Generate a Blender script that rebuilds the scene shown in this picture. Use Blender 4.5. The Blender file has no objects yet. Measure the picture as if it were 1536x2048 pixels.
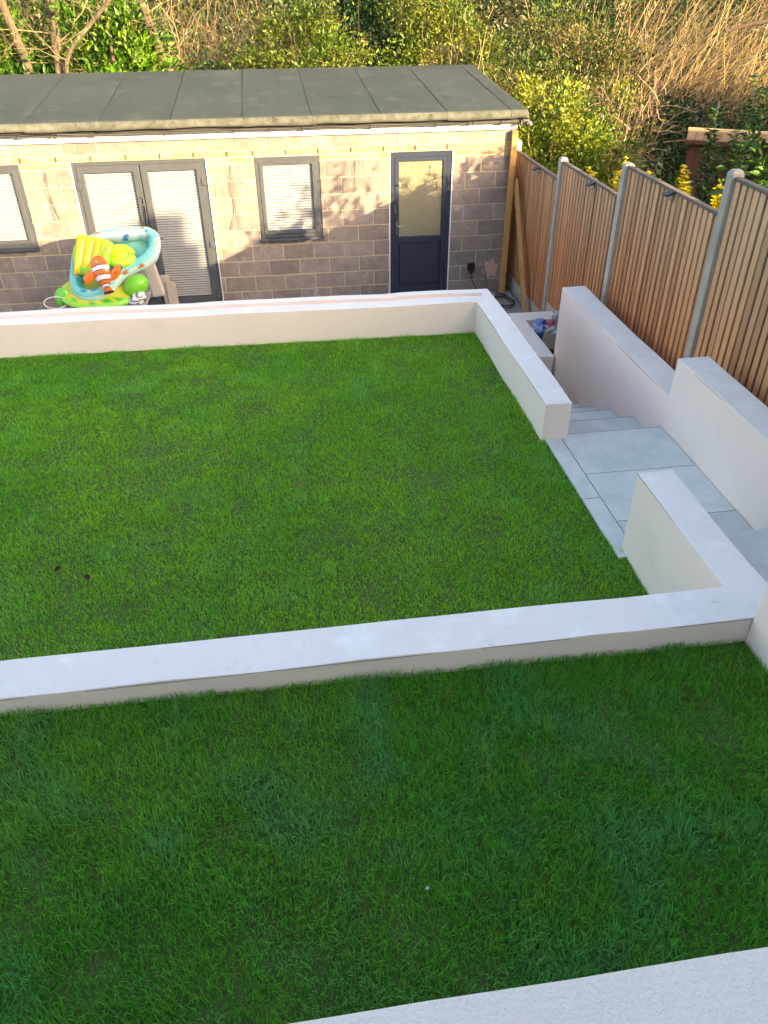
import bpy, bmesh, math, random
import numpy as np
from mathutils import Vector, Matrix, Quaternion

random.seed(7)
RNG = np.random.default_rng(11)
SC = bpy.context.scene
COL = SC.collection

# ------------------------------------------------------------------ camera
cd = bpy.data.cameras.new('camera')
cam = bpy.data.objects.new('camera', cd)
COL.objects.link(cam)
SC.camera = cam
cam.location = (0.536, -11.638, 4.02)
cam.rotation_euler = tuple(math.radians(a) for a in (54.64, 0.31, -8.11))
cd.sensor_fit = 'HORIZONTAL'
cd.sensor_width = 36.0
cd.lens = 36.0 * 1540.3 / 1536.0
cd.clip_start = 0.05
cd.clip_end = 900.0

# ------------------------------------------------------------------ world, sun, exposure
SUN_AZ, SUN_EL = math.radians(43.5), math.radians(15.8)
SUN = Vector((math.sin(SUN_AZ) * math.cos(SUN_EL), -math.cos(SUN_AZ) * math.cos(SUN_EL), math.sin(SUN_EL)))
world = bpy.data.worlds.new('World')
SC.world = world
world.use_nodes = True
wn = world.node_tree.nodes
sky = wn.new('ShaderNodeTexSky')
sky.sky_type = 'NISHITA'
sky.sun_disc = False
sky.sun_elevation = SUN_EL
sky.sun_rotation = math.atan2(SUN.x, SUN.y)
sky.air_density = 1.0
sky.dust_density = 3.5
sky.ozone_density = 1.0
bg = wn['Background']
bg.inputs['Strength'].default_value = 0.15
world.node_tree.links.new(sky.outputs['Color'], bg.inputs['Color'])
sl = bpy.data.lights.new('sun', 'SUN')
sl.energy = 4.5
sl.angle = math.radians(0.53)
sl.color = (1.0, 0.83, 0.50)
so = bpy.data.objects.new('sun', sl)
COL.objects.link(so)
so.rotation_euler = SUN.to_track_quat('Z', 'Y').to_euler()
SC.view_settings.view_transform = 'Standard'
SC.view_settings.look = 'None'
SC.view_settings.gamma = 1.0
SC.view_settings.exposure = 2.12
SC.view_settings.use_white_balance = True
SC.view_settings.white_balance_temperature = 7350
SC.view_settings.white_balance_tint = 14
SC.cycles.max_bounces = 6
SC.cycles.diffuse_bounces = 3
SC.cycles.glossy_bounces = 2
SC.cycles.transmission_bounces = 3
SC.cycles.transparent_max_bounces = 6
SC.cycles.use_adaptive_sampling = True
SC.cycles.adaptive_threshold = 0.03
SC.cycles.caustics_reflective = False
SC.cycles.caustics_refractive = False

# ------------------------------------------------------------------ helpers: materials
MATS = {}


def nodes_of(name):
    m = bpy.data.materials.new(name)
    m.use_nodes = True
    nt = m.node_tree
    return m, nt, nt.nodes, nt.links, nt.nodes['Principled BSDF']


def rgb(c):
    return (c[0], c[1], c[2], 1.0)


def pmat(name, c1, c2=None, scale=6.0, detail=6.0, rough=0.8, bump=0.0, bscale=None, bdist=0.01, rand=0.0, lo=0.35, hi=0.65,
         metal=0.0, spec=0.4, speck=None, stretch=None, coat=0.0, zgrad=None):
    """noise between two colours + bump + optional speckles (colour, scale, lo, hi) + brightness that differs by object"""
    m, nt, n, l, p = nodes_of(name)
    c2 = c2 or c1
    tc = n.new('ShaderNodeTexCoord')
    co = tc.outputs['Object']
    if rand:
        oi = n.new('ShaderNodeObjectInfo')
        mul = n.new('ShaderNodeVectorMath'); mul.operation = 'SCALE'
        mul.inputs[0].default_value = (17.0, 31.0, 23.0)
        l.new(oi.outputs['Random'], mul.inputs['Scale'])
        add = n.new('ShaderNodeVectorMath'); add.operation = 'ADD'
        l.new(co, add.inputs[0]); l.new(mul.outputs[0], add.inputs[1])
        co = add.outputs[0]
    src = co
    if stretch:
        mp = n.new('ShaderNodeMapping')
        mp.inputs['Scale'].default_value = stretch
        l.new(co, mp.inputs['Vector'])
        src = mp.outputs[0]
    nz = n.new('ShaderNodeTexNoise')
    nz.inputs['Scale'].default_value = scale
    nz.inputs['Detail'].default_value = detail
    nz.inputs['Roughness'].default_value = 0.62
    l.new(src, nz.inputs['Vector'])
    mr = n.new('ShaderNodeMapRange')
    mr.inputs['From Min'].default_value = lo
    mr.inputs['From Max'].default_value = hi
    l.new(nz.outputs['Fac'], mr.inputs['Value'])
    mx = n.new('ShaderNodeMix'); mx.data_type = 'RGBA'
    mx.inputs['A'].default_value = rgb(c1)
    mx.inputs['B'].default_value = rgb(c2)
    l.new(mr.outputs[0], mx.inputs['Factor'])
    out = mx.outputs['Result']
    for sp in (speck if isinstance(speck, list) else [speck] if speck else []):
        n2 = n.new('ShaderNodeTexNoise')
        n2.inputs['Scale'].default_value = sp[1]
        n2.inputs['Detail'].default_value = 4.0
        n2.inputs['Roughness'].default_value = 0.7
        l.new(co, n2.inputs['Vector'])
        m2 = n.new('ShaderNodeMapRange')
        m2.inputs['From Min'].default_value = sp[2]
        m2.inputs['From Max'].default_value = sp[3]
        l.new(n2.outputs['Fac'], m2.inputs['Value'])
        x2 = n.new('ShaderNodeMix'); x2.data_type = 'RGBA'
        l.new(m2.outputs[0], x2.inputs['Factor'])
        l.new(out, x2.inputs['A'])
        x2.inputs['B'].default_value = rgb(sp[0])
        out = x2.outputs['Result']
    if zgrad:      # weathering along the board's own length
        sx_ = n.new('ShaderNodeSeparateXYZ')
        l.new(tc.outputs['Object'], sx_.inputs[0])
        ad = n.new('ShaderNodeMath'); ad.operation = 'MULTIPLY_ADD'
        l.new(nz.outputs['Fac'], ad.inputs[0]); ad.inputs[1].default_value = 0.9
        l.new(sx_.outputs['Z'], ad.inputs[2])
        mz = n.new('ShaderNodeMapRange')
        mz.inputs['From Min'].default_value = zgrad[1]; mz.inputs['From Max'].default_value = zgrad[2]
        l.new(ad.outputs[0], mz.inputs['Value'])
        xz = n.new('ShaderNodeMix'); xz.data_type = 'RGBA'
        ml = n.new('ShaderNodeMath'); ml.operation = 'MULTIPLY'; ml.inputs[1].default_value = zgrad[3]
        l.new(mz.outputs[0], ml.inputs[0])
        l.new(ml.outputs[0], xz.inputs['Factor']); l.new(out, xz.inputs['A']); xz.inputs['B'].default_value = rgb(zgrad[0])
        out = xz.outputs['Result']
    if rand:
        mm = n.new('ShaderNodeMapRange')
        mm.inputs['To Min'].default_value = 1.0 - rand
        mm.inputs['To Max'].default_value = 1.0 + rand
        l.new(oi.outputs['Random'], mm.inputs['Value'])
        hs = n.new('ShaderNodeHueSaturation')
        l.new(mm.outputs[0], hs.inputs['Value'])
        l.new(out, hs.inputs['Color'])
        out = hs.outputs['Color']
    l.new(out, p.inputs['Base Color'])
    p.inputs['Roughness'].default_value = rough
    p.inputs['Metallic'].default_value = metal
    p.inputs['Specular IOR Level'].default_value = spec
    if coat:
        p.inputs['Coat Weight'].default_value = coat
        p.inputs['Coat Roughness'].default_value = 0.08
    if bump:
        nb = n.new('ShaderNodeTexNoise')
        nb.inputs['Scale'].default_value = bscale or scale * 8
        nb.inputs['Detail'].default_value = 5.0
        nb.inputs['Roughness'].default_value = 0.6
        l.new(src, nb.inputs['Vector'])
        bp = n.new('ShaderNodeBump')
        bp.inputs['Strength'].default_value = bump
        bp.inputs['Distance'].default_value = bdist
        l.new(nb.outputs['Fac'], bp.inputs['Height'])
        l.new(bp.outputs[0], p.inputs['Normal'])
    MATS[name] = m
    return m


def attr_mat(name, rough=0.5, spec=0.4, transl=0.0, coat=0.0, alpha=None, bump=0.0):
    """colour read from the mesh's own 'Col' attribute"""
    m, nt, n, l, p = nodes_of(name)
    a = n.new('ShaderNodeAttribute')
    a.attribute_name = 'Col'
    l.new(a.outputs['Color'], p.inputs['Base Color'])
    p.inputs['Roughness'].default_value = rough
    p.inputs['Specular IOR Level'].default_value = spec
    p.inputs['Coat Weight'].default_value = coat
    if transl:
        t = n.new('ShaderNodeBsdfTranslucent')
        l.new(a.outputs['Color'], t.inputs['Color'])
        mx = n.new('ShaderNodeMixShader')
        mx.inputs[0].default_value = transl
        l.new(p.outputs[0], mx.inputs[1]); l.new(t.outputs[0], mx.inputs[2])
        l.new(mx.outputs[0], n['Material Output'].inputs['Surface'])
    if bump:
        nb = n.new('ShaderNodeTexNoise'); nb.inputs['Scale'].default_value = 14.0
        bp = n.new('ShaderNodeBump'); bp.inputs['Strength'].default_value = bump; bp.inputs['Distance'].default_value = 0.02
        tc = n.new('ShaderNodeTexCoord')
        l.new(tc.outputs['Object'], nb.inputs['Vector'])
        l.new(nb.outputs['Fac'], bp.inputs['Height']); l.new(bp.outputs[0], p.inputs['Normal'])
    MATS[name] = m
    return m


def glass_mat(name, rough=0.02, tint=(1, 1, 1), mixf=0.12):
    """thin window glass: mostly clear, with a mirror share by angle"""
    m, nt, n, l, p = nodes_of(name)
    n.remove(p)
    tr = n.new('ShaderNodeBsdfTransparent'); tr.inputs[0].default_value = rgb(tint)
    gl = n.new('ShaderNodeBsdfGlossy'); gl.inputs['Roughness'].default_value = rough
    mx = n.new('ShaderNodeMixShader')
    mx.inputs[0].default_value = 0.06; l.new(tr.outputs[0], mx.inputs[1]); l.new(gl.outputs[0], mx.inputs[2])
    l.new(mx.outputs[0], n['Material Output'].inputs['Surface'])
    MATS[name] = m
    return m


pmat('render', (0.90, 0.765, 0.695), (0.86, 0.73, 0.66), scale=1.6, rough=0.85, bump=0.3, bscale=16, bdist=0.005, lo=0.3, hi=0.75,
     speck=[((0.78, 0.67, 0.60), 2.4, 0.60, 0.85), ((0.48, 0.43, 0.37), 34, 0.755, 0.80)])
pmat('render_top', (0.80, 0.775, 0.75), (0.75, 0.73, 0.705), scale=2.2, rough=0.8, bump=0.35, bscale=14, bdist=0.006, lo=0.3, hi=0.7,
     speck=[((0.66, 0.63, 0.585), 4.5, 0.60, 0.78), ((0.85, 0.835, 0.815), 3.2, 0.55, 0.70), ((0.50, 0.46, 0.38), 9, 0.70, 0.80), ((0.38, 0.35, 0.30), 40, 0.745, 0.79)])  # tops whiter than the cream sides: sky light against warm bounce put into the paint colour
pmat('stucco', (0.90, 0.83, 0.75), (0.86, 0.79, 0.715), scale=3, rough=0.9, bump=1.0, bscale=60, bdist=0.012)
pmat('bead', (0.30, 0.29, 0.28), rough=0.7)
pmat('mortar', (0.56, 0.46, 0.31), (0.47, 0.39, 0.27), scale=9, rough=0.95, bump=0.3, bscale=90, bdist=0.004)
pmat('block', (0.212, 0.171, 0.157), (0.292, 0.243, 0.216), scale=7, rough=0.95, bump=0.5, bscale=110, bdist=0.004, rand=0.16,
     speck=[((0.085, 0.068, 0.062), 130, 0.57, 0.68), ((0.50, 0.46, 0.43), 95, 0.58, 0.72), ((0.43, 0.40, 0.38), 5.0, 0.58, 0.78)])
pmat('brick', (0.36, 0.225, 0.135), (0.43, 0.30, 0.19), scale=10, rough=0.95, bump=0.3, bscale=110, bdist=0.003, rand=0.25,
     speck=[((0.5, 0.42, 0.3), 60, 0.6, 0.75)])
pmat('felt', (0.046, 0.057, 0.056), (0.062, 0.073, 0.071), scale=1.3, rough=0.95, spec=0.1, bump=0.5, bscale=260, bdist=0.003, rand=0.05, lo=0.3, hi=0.7,
     speck=[((0.090, 0.099, 0.094), 2.0, 0.54, 0.78), ((0.024, 0.027, 0.027), 3.5, 0.64, 0.80), ((0.10, 0.10, 0.095), 320, 0.62, 0.75)], stretch=(1.0, 0.45, 1.0))
pmat('felt_edge', (0.07, 0.074, 0.06), (0.13, 0.134, 0.112), scale=7, rough=0.95, bump=0.4, bscale=200, bdist=0.003, rand=0.05,
     speck=[((0.04, 0.042, 0.034), 9, 0.56, 0.70)])
pmat('bitumen', (0.030, 0.034, 0.032), rough=0.7)
pmat('gutter', (0.13, 0.122, 0.118), (0.16, 0.15, 0.145), scale=8, rough=0.35, spec=0.5)
pmat('white_plastic', (0.80, 0.79, 0.78), (0.76, 0.75, 0.73), scale=5, rough=0.35)
pmat('frame_grey', (0.062, 0.068, 0.082), (0.075, 0.081, 0.094), scale=6, rough=0.42, spec=0.5)
pmat('door_blue', (0.020, 0.028, 0.052), (0.025, 0.034, 0.060), scale=4, rough=0.42, spec=0.5)
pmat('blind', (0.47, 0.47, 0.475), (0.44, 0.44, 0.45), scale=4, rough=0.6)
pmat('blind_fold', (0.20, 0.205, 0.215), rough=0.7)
pmat('dark_room', (0.05, 0.05, 0.052), rough=0.9)
pmat('obscure_glass', (0.235, 0.215, 0.135), (0.26, 0.24, 0.155), scale=2, rough=0.08, spec=0.6, bump=1.0, bscale=60, bdist=0.02)
glass_mat('glass')
pmat('chrome', (0.6, 0.6, 0.6), rough=0.22, metal=1.0)
pmat('membrane', (0.14, 0.05, 0.04), rough=0.8)
pmat('black_plastic', (0.012, 0.012, 0.014), (0.02, 0.02, 0.022), rough=0.45)
pmat('rubber', (0.018, 0.018, 0.018), rough=0.6)
pmat('cable', (0.10, 0.085, 0.08), rough=0.6)
pmat('pink_plaster', (0.50, 0.34, 0.27), (0.44, 0.31, 0.25), scale=14, rough=0.95, bump=0.4)
pmat('vent', (0.13, 0.06, 0.035), rough=0.8)
pmat('new_timber', (0.58, 0.33, 0.125), (0.46, 0.245, 0.085), scale=4, rough=0.75, stretch=(6, 6, 0.6), bump=0.2, bscale=30, rand=0.06,
     speck=[((0.22, 0.11, 0.04), 5, 0.66, 0.74)])
pmat('slat', (0.58, 0.26, 0.115), (0.42, 0.17, 0.07), scale=3.2, rough=0.85, stretch=(9, 9, 0.9), bump=0.25, bscale=40, rand=0.22,
     speck=[((0.09, 0.045, 0.025), 5.5, 0.70, 0.78)], zgrad=((0.58, 0.385, 0.24), 0.8, 1.45, 0.75))
pmat('slat_grey', (0.58, 0.30, 0.14), (0.46, 0.215, 0.098), scale=3.2, rough=0.85, stretch=(9, 9, 0.9), bump=0.25, bscale=40, rand=0.2,
     speck=[((0.09, 0.05, 0.03), 6, 0.70, 0.78)], zgrad=((0.58, 0.40, 0.255), 0.75, 1.4, 0.75))
pmat('slat_back', (0.13, 0.062, 0.032), (0.09, 0.045, 0.025), scale=3, rough=0.9, stretch=(9, 9, 0.6))  # much darker than the slats: shade in the gaps put into the colour
pmat('fence_cap', (0.19, 0.155, 0.125), (0.13, 0.105, 0.085), scale=5, rough=0.9, bump=0.2, stretch=(8, 1, 8))
pmat('concrete', (0.48, 0.445, 0.39), (0.37, 0.345, 0.305), scale=5, rough=0.95, bump=0.35, bscale=70, bdist=0.004, rand=0.08,
     speck=[((0.14, 0.15, 0.13), 5.5, 0.66, 0.8), ((0.42, 0.42, 0.40), 60, 0.62, 0.72)])
pmat('tile', (0.46, 0.515, 0.51), (0.62, 0.65, 0.63), scale=4.2, rough=0.55, bump=0.12, bscale=30, bdist=0.003, rand=0.09, lo=0.3, hi=0.7,
     speck=[((0.55, 0.52, 0.47), 3.0, 0.60, 0.78), ((0.38, 0.44, 0.45), 4.2, 0.64, 0.76)])
pmat('grout', (0.10, 0.10, 0.10), (0.14, 0.135, 0.13), scale=20, rough=0.95)
pmat('patio', (0.34, 0.335, 0.33), (0.27, 0.27, 0.265), scale=4, rough=0.9, bump=0.2)
pmat('soil', (0.048, 0.115, 0.018), (0.070, 0.105, 0.028), scale=9, rough=1.0, bump=0.6, bscale=50)
pmat('earth', (0.045, 0.040, 0.022), (0.028, 0.036, 0.012), scale=1.5, rough=1.0, bump=0.7, bscale=14, bdist=0.05)
pmat('bark', (0.17, 0.13, 0.085), (0.075, 0.055, 0.035), scale=5, rough=0.95, stretch=(5, 5, 1), bump=0.7, bscale=22, bdist=0.02,
     speck=[((0.30, 0.32, 0.12), 3, 0.60, 0.72)])
pmat('shed_dark', (0.062, 0.025, 0.016), (0.040, 0.017, 0.012), scale=3, rough=0.75, stretch=(6, 6, 0.6), rand=0.15, bump=0.2)
pmat('shed_roof', (0.25, 0.15, 0.08), (0.19, 0.115, 0.065), scale=4, rough=0.8, rand=0.12)
pmat('pale_timber', (0.55, 0.42, 0.24), (0.48, 0.36, 0.2), scale=5, rough=0.8)
pmat('house_wall', (0.42, 0.25, 0.17), (0.36, 0.20, 0.14), scale=4, rough=0.9)
pmat('house_roof', (0.16, 0.085, 0.06), (0.12, 0.07, 0.05), scale=6, rough=0.9)
pmat('slab', (0.19, 0.15, 0.11), (0.25, 0.20, 0.155), scale=8, rough=0.9, bump=0.3)
pmat('tabletop', (0.32, 0.32, 0.33), (0.28, 0.28, 0.29), rough=0.6)
pmat('old_plank', (0.42, 0.37, 0.32), (0.33, 0.29, 0.25), scale=4, rough=0.9, stretch=(6, 6, 0.7), rand=0.1)
pmat('cushion', (0.62, 0.57, 0.55), (0.55, 0.50, 0.48), scale=4, rough=0.8)
attr_mat('leaf', rough=0.42, spec=0.45, transl=0.22)
attr_mat('grass', rough=0.65, spec=0.05, transl=0.40)
attr_mat('twig', rough=0.85, spec=0.2)
attr_mat('vinyl', rough=0.22, spec=0.5, coat=0.25, bump=0.12)
pmat('blue_bag', (0.012, 0.09, 0.46), (0.36, 0.44, 0.60), scale=7, rough=0.28, lo=0.45, hi=0.62, bump=0.6, bscale=14, bdist=0.03)
pmat('red_wrap', (0.45, 0.02, 0.04), (0.55, 0.12, 0.14), scale=10, rough=0.3)
pmat('clear_wrap', (0.52, 0.54, 0.55), (0.30, 0.33, 0.36), scale=9, rough=0.2, bump=0.6, bscale=16, bdist=0.03)


# ------------------------------------------------------------------ helpers: objects
def link(o, parent=None):
    COL.objects.link(o)
    if parent is not None:
        o.parent = parent
        root = parent
        while root.parent is not None:
            root = root.parent
        o.matrix_parent_inverse = Matrix.Identity(4) if root is not parent else Matrix.Translation(-root.location)
    return o


def tag(o, label=None, cat=None, group=None, kind=None):
    if label: o['label'] = label
    if cat: o['category'] = cat
    if group: o['group'] = group
    if kind: o['kind'] = kind
    return o


def thing(name, label, cat, loc, group=None):
    o = bpy.data.objects.new(name, None)
    o.location = loc
    o.empty_display_size = 0.2
    COL.objects.link(o)
    return tag(o, label, cat, group)


def obj(name, me, mat, parent=None, loc=None, smooth=False):
    o = bpy.data.objects.new(name, me)
    if mat is not None and not me.materials:
        me.materials.append(MATS[mat] if isinstance(mat, str) else mat)
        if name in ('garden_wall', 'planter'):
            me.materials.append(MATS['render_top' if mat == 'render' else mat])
    if loc is not None:
        o.location = loc
    if smooth:
        me.polygons.foreach_set('use_smooth', [True] * len(me.polygons))
    return link(o, parent)


def bm_mesh(bm, name='mesh'):
    me = bpy.data.meshes.new(name)
    bm.normal_update()
    bm.to_mesh(me)
    bm.free()
    return me


def add_box(bm, x0, x1, y0, y1, z0, z1, M=None):
    c = [(x, y, z) for z in (z0, z1) for y in (y0, y1) for x in (x0, x1)]
    v = [bm.verts.new(M @ Vector(p) if M else p) for p in c]
    for f in ((0, 2, 3, 1), (4, 5, 7, 6), (0, 1, 5, 4), (2, 6, 7, 3), (0, 4, 6, 2), (1, 3, 7, 5)):
        bm.faces.new([v[i] for i in f])
    return v


def box_mesh(x0, x1, y0, y1, z0, z1, bevel=0.0, seg=1, M=None):
    bm = bmesh.new()
    add_box(bm, x0, x1, y0, y1, z0, z1, M)
    if bevel:
        bmesh.ops.bevel(bm, geom=list(bm.edges), offset=bevel, segments=seg, affect='EDGES', profile=0.6)
    return bm_mesh(bm)


def box(name, x0, x1, y0, y1, z0, z1, mat, parent=None, bevel=0.0, seg=1, M=None):
    return obj(name, box_mesh(x0, x1, y0, y1, z0, z1, bevel, seg, M), mat, parent)


def tri_mesh(V, F, Cv=None, name='mesh'):
    """fast triangle mesh from arrays, colour per vertex"""
    me = bpy.data.meshes.new(name)
    V = np.asarray(V, dtype=np.float32); F = np.asarray(F, dtype=np.int32)
    me.vertices.add(len(V)); me.vertices.foreach_set('co', V.ravel())
    me.loops.add(F.size); me.loops.foreach_set('vertex_index', F.ravel())
    me.polygons.add(len(F)); me.polygons.foreach_set('loop_start', np.arange(0, F.size, 3, dtype=np.int32))
    if Cv is not None:
        a = me.attributes.new('Col', 'FLOAT_COLOR', 'POINT')
        c = np.ones((len(V), 4), dtype=np.float32); c[:, :3] = Cv
        a.data.foreach_set('color', c.ravel())
    me.update(calc_edges=True)
    return me


def tube_mesh(paths, sides=6, cols=None):
    """paths: list of (points (n,3), radii (n)); closed tubes with end caps"""
    V, F, C = [], [], []
    base = 0
    for k, (P, R) in enumerate(paths):
        P = np.asarray(P, float); n = len(P)
        R = np.broadcast_to(np.asarray(R, float), (n,))
        T = np.gradient(P, axis=0); T /= np.linalg.norm(T, axis=1)[:, None] + 1e-9
        up = np.array([0, 0, 1.0]) if abs(T[0, 2]) < 0.9 else np.array([1.0, 0, 0])
        A = np.cross(T, up); A /= np.linalg.norm(A, axis=1)[:, None] + 1e-9
        B = np.cross(T, A)
        th = np.arange(sides) * 2 * np.pi / sides
        ring = P[:, None, :] + R[:, None, None] * (np.cos(th)[None, :, None] * A[:, None, :] + np.sin(th)[None, :, None] * B[:, None, :])
        V.append(ring.reshape(-1, 3))
        for i in range(n - 1):
            for j in range(sides):
                a = base + i * sides + j; b = base + i * sides + (j + 1) % sides
                F.append((a, b, b + sides)); F.append((a, b + sides, a + sides))
        for j in range(1, sides - 1):
            F.append((base, base + j, base + j + 1))
            e = base + (n - 1) * sides
            F.append((e, e + j + 1, e + j))
        if cols is not None:
            C.append(np.repeat(np.asarray(cols[k], float)[None], n * sides, 0))
        base += n * sides
    return tri_mesh(np.concatenate(V), F, np.concatenate(C) if cols is not None else None)


def stems_mesh(P, R, Cc):
    """many thin 3-sided stems at once: P (k,n,3), R (k,n), Cc (k,3)"""
    k, n, _ = P.shape
    T = np.gradient(P, axis=1); T /= np.linalg.norm(T, axis=2)[..., None] + 1e-9
    ref = np.where(np.abs(T[..., 2:3]) < 0.85, np.array([0, 0, 1.0]), np.array([1.0, 0, 0]))
    A = np.cross(T, ref); A /= np.linalg.norm(A, axis=2)[..., None] + 1e-9
    B = np.cross(T, A)
    th = np.arange(3) * 2 * np.pi / 3
    ring = P[:, :, None, :] + R[:, :, None, None] * (np.cos(th)[None, None, :, None] * A[:, :, None, :] + np.sin(th)[None, None, :, None] * B[:, :, None, :])
    V = ring.reshape(-1, 3)
    loc = []
    for i in range(n - 1):
        for j in range(3):
            a = i * 3 + j; b = i * 3 + (j + 1) % 3
            loc += [(a, b, b + 3), (a, b + 3, a + 3)]
    F = (np.arange(k)[:, None, None] * (n * 3) + np.array(loc)[None]).reshape(-1, 3)
    return V, F, np.repeat(Cc, n * 3, axis=0)


def unit(a):
    return a / (np.linalg.norm(a, axis=-1, keepdims=True) + 1e-9)


def leaf_arrays(pos, axis, nrm, L, W, col):
    """folded leaves, two triangles each"""
    side = unit(np.cross(axis, nrm)); nn = np.cross(side, axis)
    b = pos; t = pos + axis * L[:, None] - nn * (L * 0.15)[:, None]
    m = pos + axis * (L * 0.45)[:, None] + nn * (W * 0.25)[:, None]
    s1 = m + side * (W * 0.5)[:, None]; s2 = m - side * (W * 0.5)[:, None]
    k = len(pos)
    V = np.stack([b, s1, t, s2], 1).reshape(-1, 3)
    F = (np.arange(k)[:, None, None] * 4 + np.array([(0, 1, 2), (0, 2, 3)])[None]).reshape(-1, 3)
    return V, F, np.repeat(col, 4, axis=0)


def merge(parts):
    V, F, C = [], [], []
    b = 0
    for v, f, c in parts:
        V.append(v); F.append(f + b); C.append(c); b += len(v)
    return np.concatenate(V), np.concatenate(F), np.concatenate(C)


def rand_dirs(k, rng):
    return unit(rng.normal(size=(k, 3)))


def vnoise(x, y, scale, seed):
    r = np.random.default_rng(seed)
    G = r.random((64, 64))
    u = x / scale + 100.37; v = y / scale + 100.71
    iu = np.floor(u).astype(int); iv = np.floor(v).astype(int)
    fu = u - iu; fv = v - iv
    fu = fu * fu * (3 - 2 * fu); fv = fv * fv * (3 - 2 * fv)
    g = lambda a, b: G[a % 64, b % 64]
    return (g(iu, iv) * (1 - fu) + g(iu + 1, iv) * fu) * (1 - fv) + (g(iu, iv + 1) * (1 - fu) + g(iu + 1, iv + 1) * fu) * fv


def cells_mesh(xs, ys, Hs, zb, bevel=0.005, shear=None):
    """a solid with a flat top per grid cell (None = empty); gives L shapes, troughs and steps in one piece"""
    bm = bmesh.new()
    nx, ny = len(xs) - 1, len(ys) - 1
    get = lambda i, j: Hs[j][i] if 0 <= i < nx and 0 <= j < ny and Hs[j][i] is not None else None
    def quad(pts):
        bm.faces.new([bm.verts.new(p) for p in pts])
    for j in range(ny):
        for i in range(nx):
            h = get(i, j)
            if h is None:
                continue
            x0, x1, y0, y1 = xs[i], xs[i + 1], ys[j], ys[j + 1]
            quad([(x0, y0, h), (x1, y0, h), (x1, y1, h), (x0, y1, h)])
            quad([(x0, y0, zb), (x0, y1, zb), (x1, y1, zb), (x1, y0, zb)])
            for di, dj, a, b in ((-1, 0, (x0, y1), (x0, y0)), (1, 0, (x1, y0), (x1, y1)), (0, -1, (x0, y0), (x1, y0)), (0, 1, (x1, y1), (x0, y1))):
                o = get(i + di, j + dj)
                lo = zb if o is None else o
                if lo < h - 1e-6:
                    quad([(a[0], a[1], lo), (b[0], b[1], lo), (b[0], b[1], h), (a[0], a[1], h)])
    bmesh.ops.remove_doubles(bm, verts=bm.verts, dist=1e-5)
    bmesh.ops.dissolve_limit(bm, angle_limit=0.01, verts=bm.verts, edges=bm.edges)
    if bevel:
        ed = [e for e in bm.edges if len(e.link_faces) == 2 and e.calc_face_angle(0) > 0.5]
        bmesh.ops.bevel(bm, geom=ed, offset=bevel, segments=2, affect='EDGES', profile=0.6, clamp_overlap=True)
    if bevel:      # hand-trowelled: cut the long faces up and let the surface wander by a few millimetres
        for ax, (lo_, hi_) in ((0, (xs[0], xs[-1])), (1, (ys[0], ys[-1]))):
            c = lo_ + 0.18
            while c < hi_ - 0.1:
                co = Vector((0, 0, 0)); co[ax] = c; no = Vector((0, 0, 0)); no[ax] = 1
                bmesh.ops.bisect_plane(bm, geom=list(bm.verts) + list(bm.edges) + list(bm.faces), plane_co=co, plane_no=no)
                c += 0.23
        V_ = np.array([v.co[:] for v in bm.verts])
        w1 = vnoise(V_[:, 0] + V_[:, 2] * 3, V_[:, 1], 0.45, 301) - 0.5
        w2 = vnoise(V_[:, 0], V_[:, 1] + V_[:, 2] * 3, 0.45, 302) - 0.5
        w3 = vnoise(V_[:, 0], V_[:, 1], 0.35, 303) - 0.5
        for v, a_, b_, c_z in zip(bm.verts, w1, w2, w3):
            v.co.x += a_ * 0.015; v.co.y += b_ * 0.015; v.co.z += c_z * 0.013
    if shear:
        for v in bm.verts:
            v.co.y += shear(v.co.x)
    bm.normal_update()
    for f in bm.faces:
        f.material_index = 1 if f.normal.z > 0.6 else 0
    return bm_mesh(bm)


# ------------------------------------------------------------------ the ground
def ground_z(x, y):
    s = lambda a, b, t: np.clip((t - a) / (b - a), 0, 1) ** 2 * (3 - 2 * np.clip((t - a) / (b - a), 0, 1))
    z = -0.38 + 6.0 * s(12.0, 26.0, y) + 0 * x
    z = z + 1.35 * s(-1.5, -10.0, y) * s(4.2, 5.0, x)
    z = z + (vnoise(x, y, 2.3, 5) - 0.5) * 0.25 * s(4.6, 6.5, np.maximum(x, y))
    return z


def axis_pts(a, b, fine, far):
    return np.concatenate([-np.geomspace(far, -a + 0.0, 8)[:-1] if a < 0 else [], np.arange(a, b, fine), np.geomspace(b, far, 9)])


gx = axis_pts(-12.0, 30.0, 0.7, 400.0); gy = axis_pts(-24.0, 30.0, 0.7, 400.0)
GX, GY = np.meshgrid(gx, gy, indexing='ij')
GV = np.stack([GX, GY, ground_z(GX, GY)], -1).reshape(-1, 3)
nyg = len(gy)
ii, jj = np.meshgrid(np.arange(len(gx) - 1), np.arange(nyg - 1), indexing='ij')
q = (ii * nyg + jj).ravel()
GF = np.concatenate([np.stack([q, q + nyg, q + nyg + 1], 1), np.stack([q, q + nyg + 1, q + 1], 1)])
tag(obj('ground', tri_mesh(GV, GF), 'earth', smooth=True), 'bare earth ground around and behind the garden', kind='structure')

# patio below the outbuilding, lawn beds, upper terrace
tag(box('patio', -7.0, 4.18, -3.30, 0.05, -0.36, -0.22, 'patio'), 'grey paved strip in front of the outbuilding', kind='structure')


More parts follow.
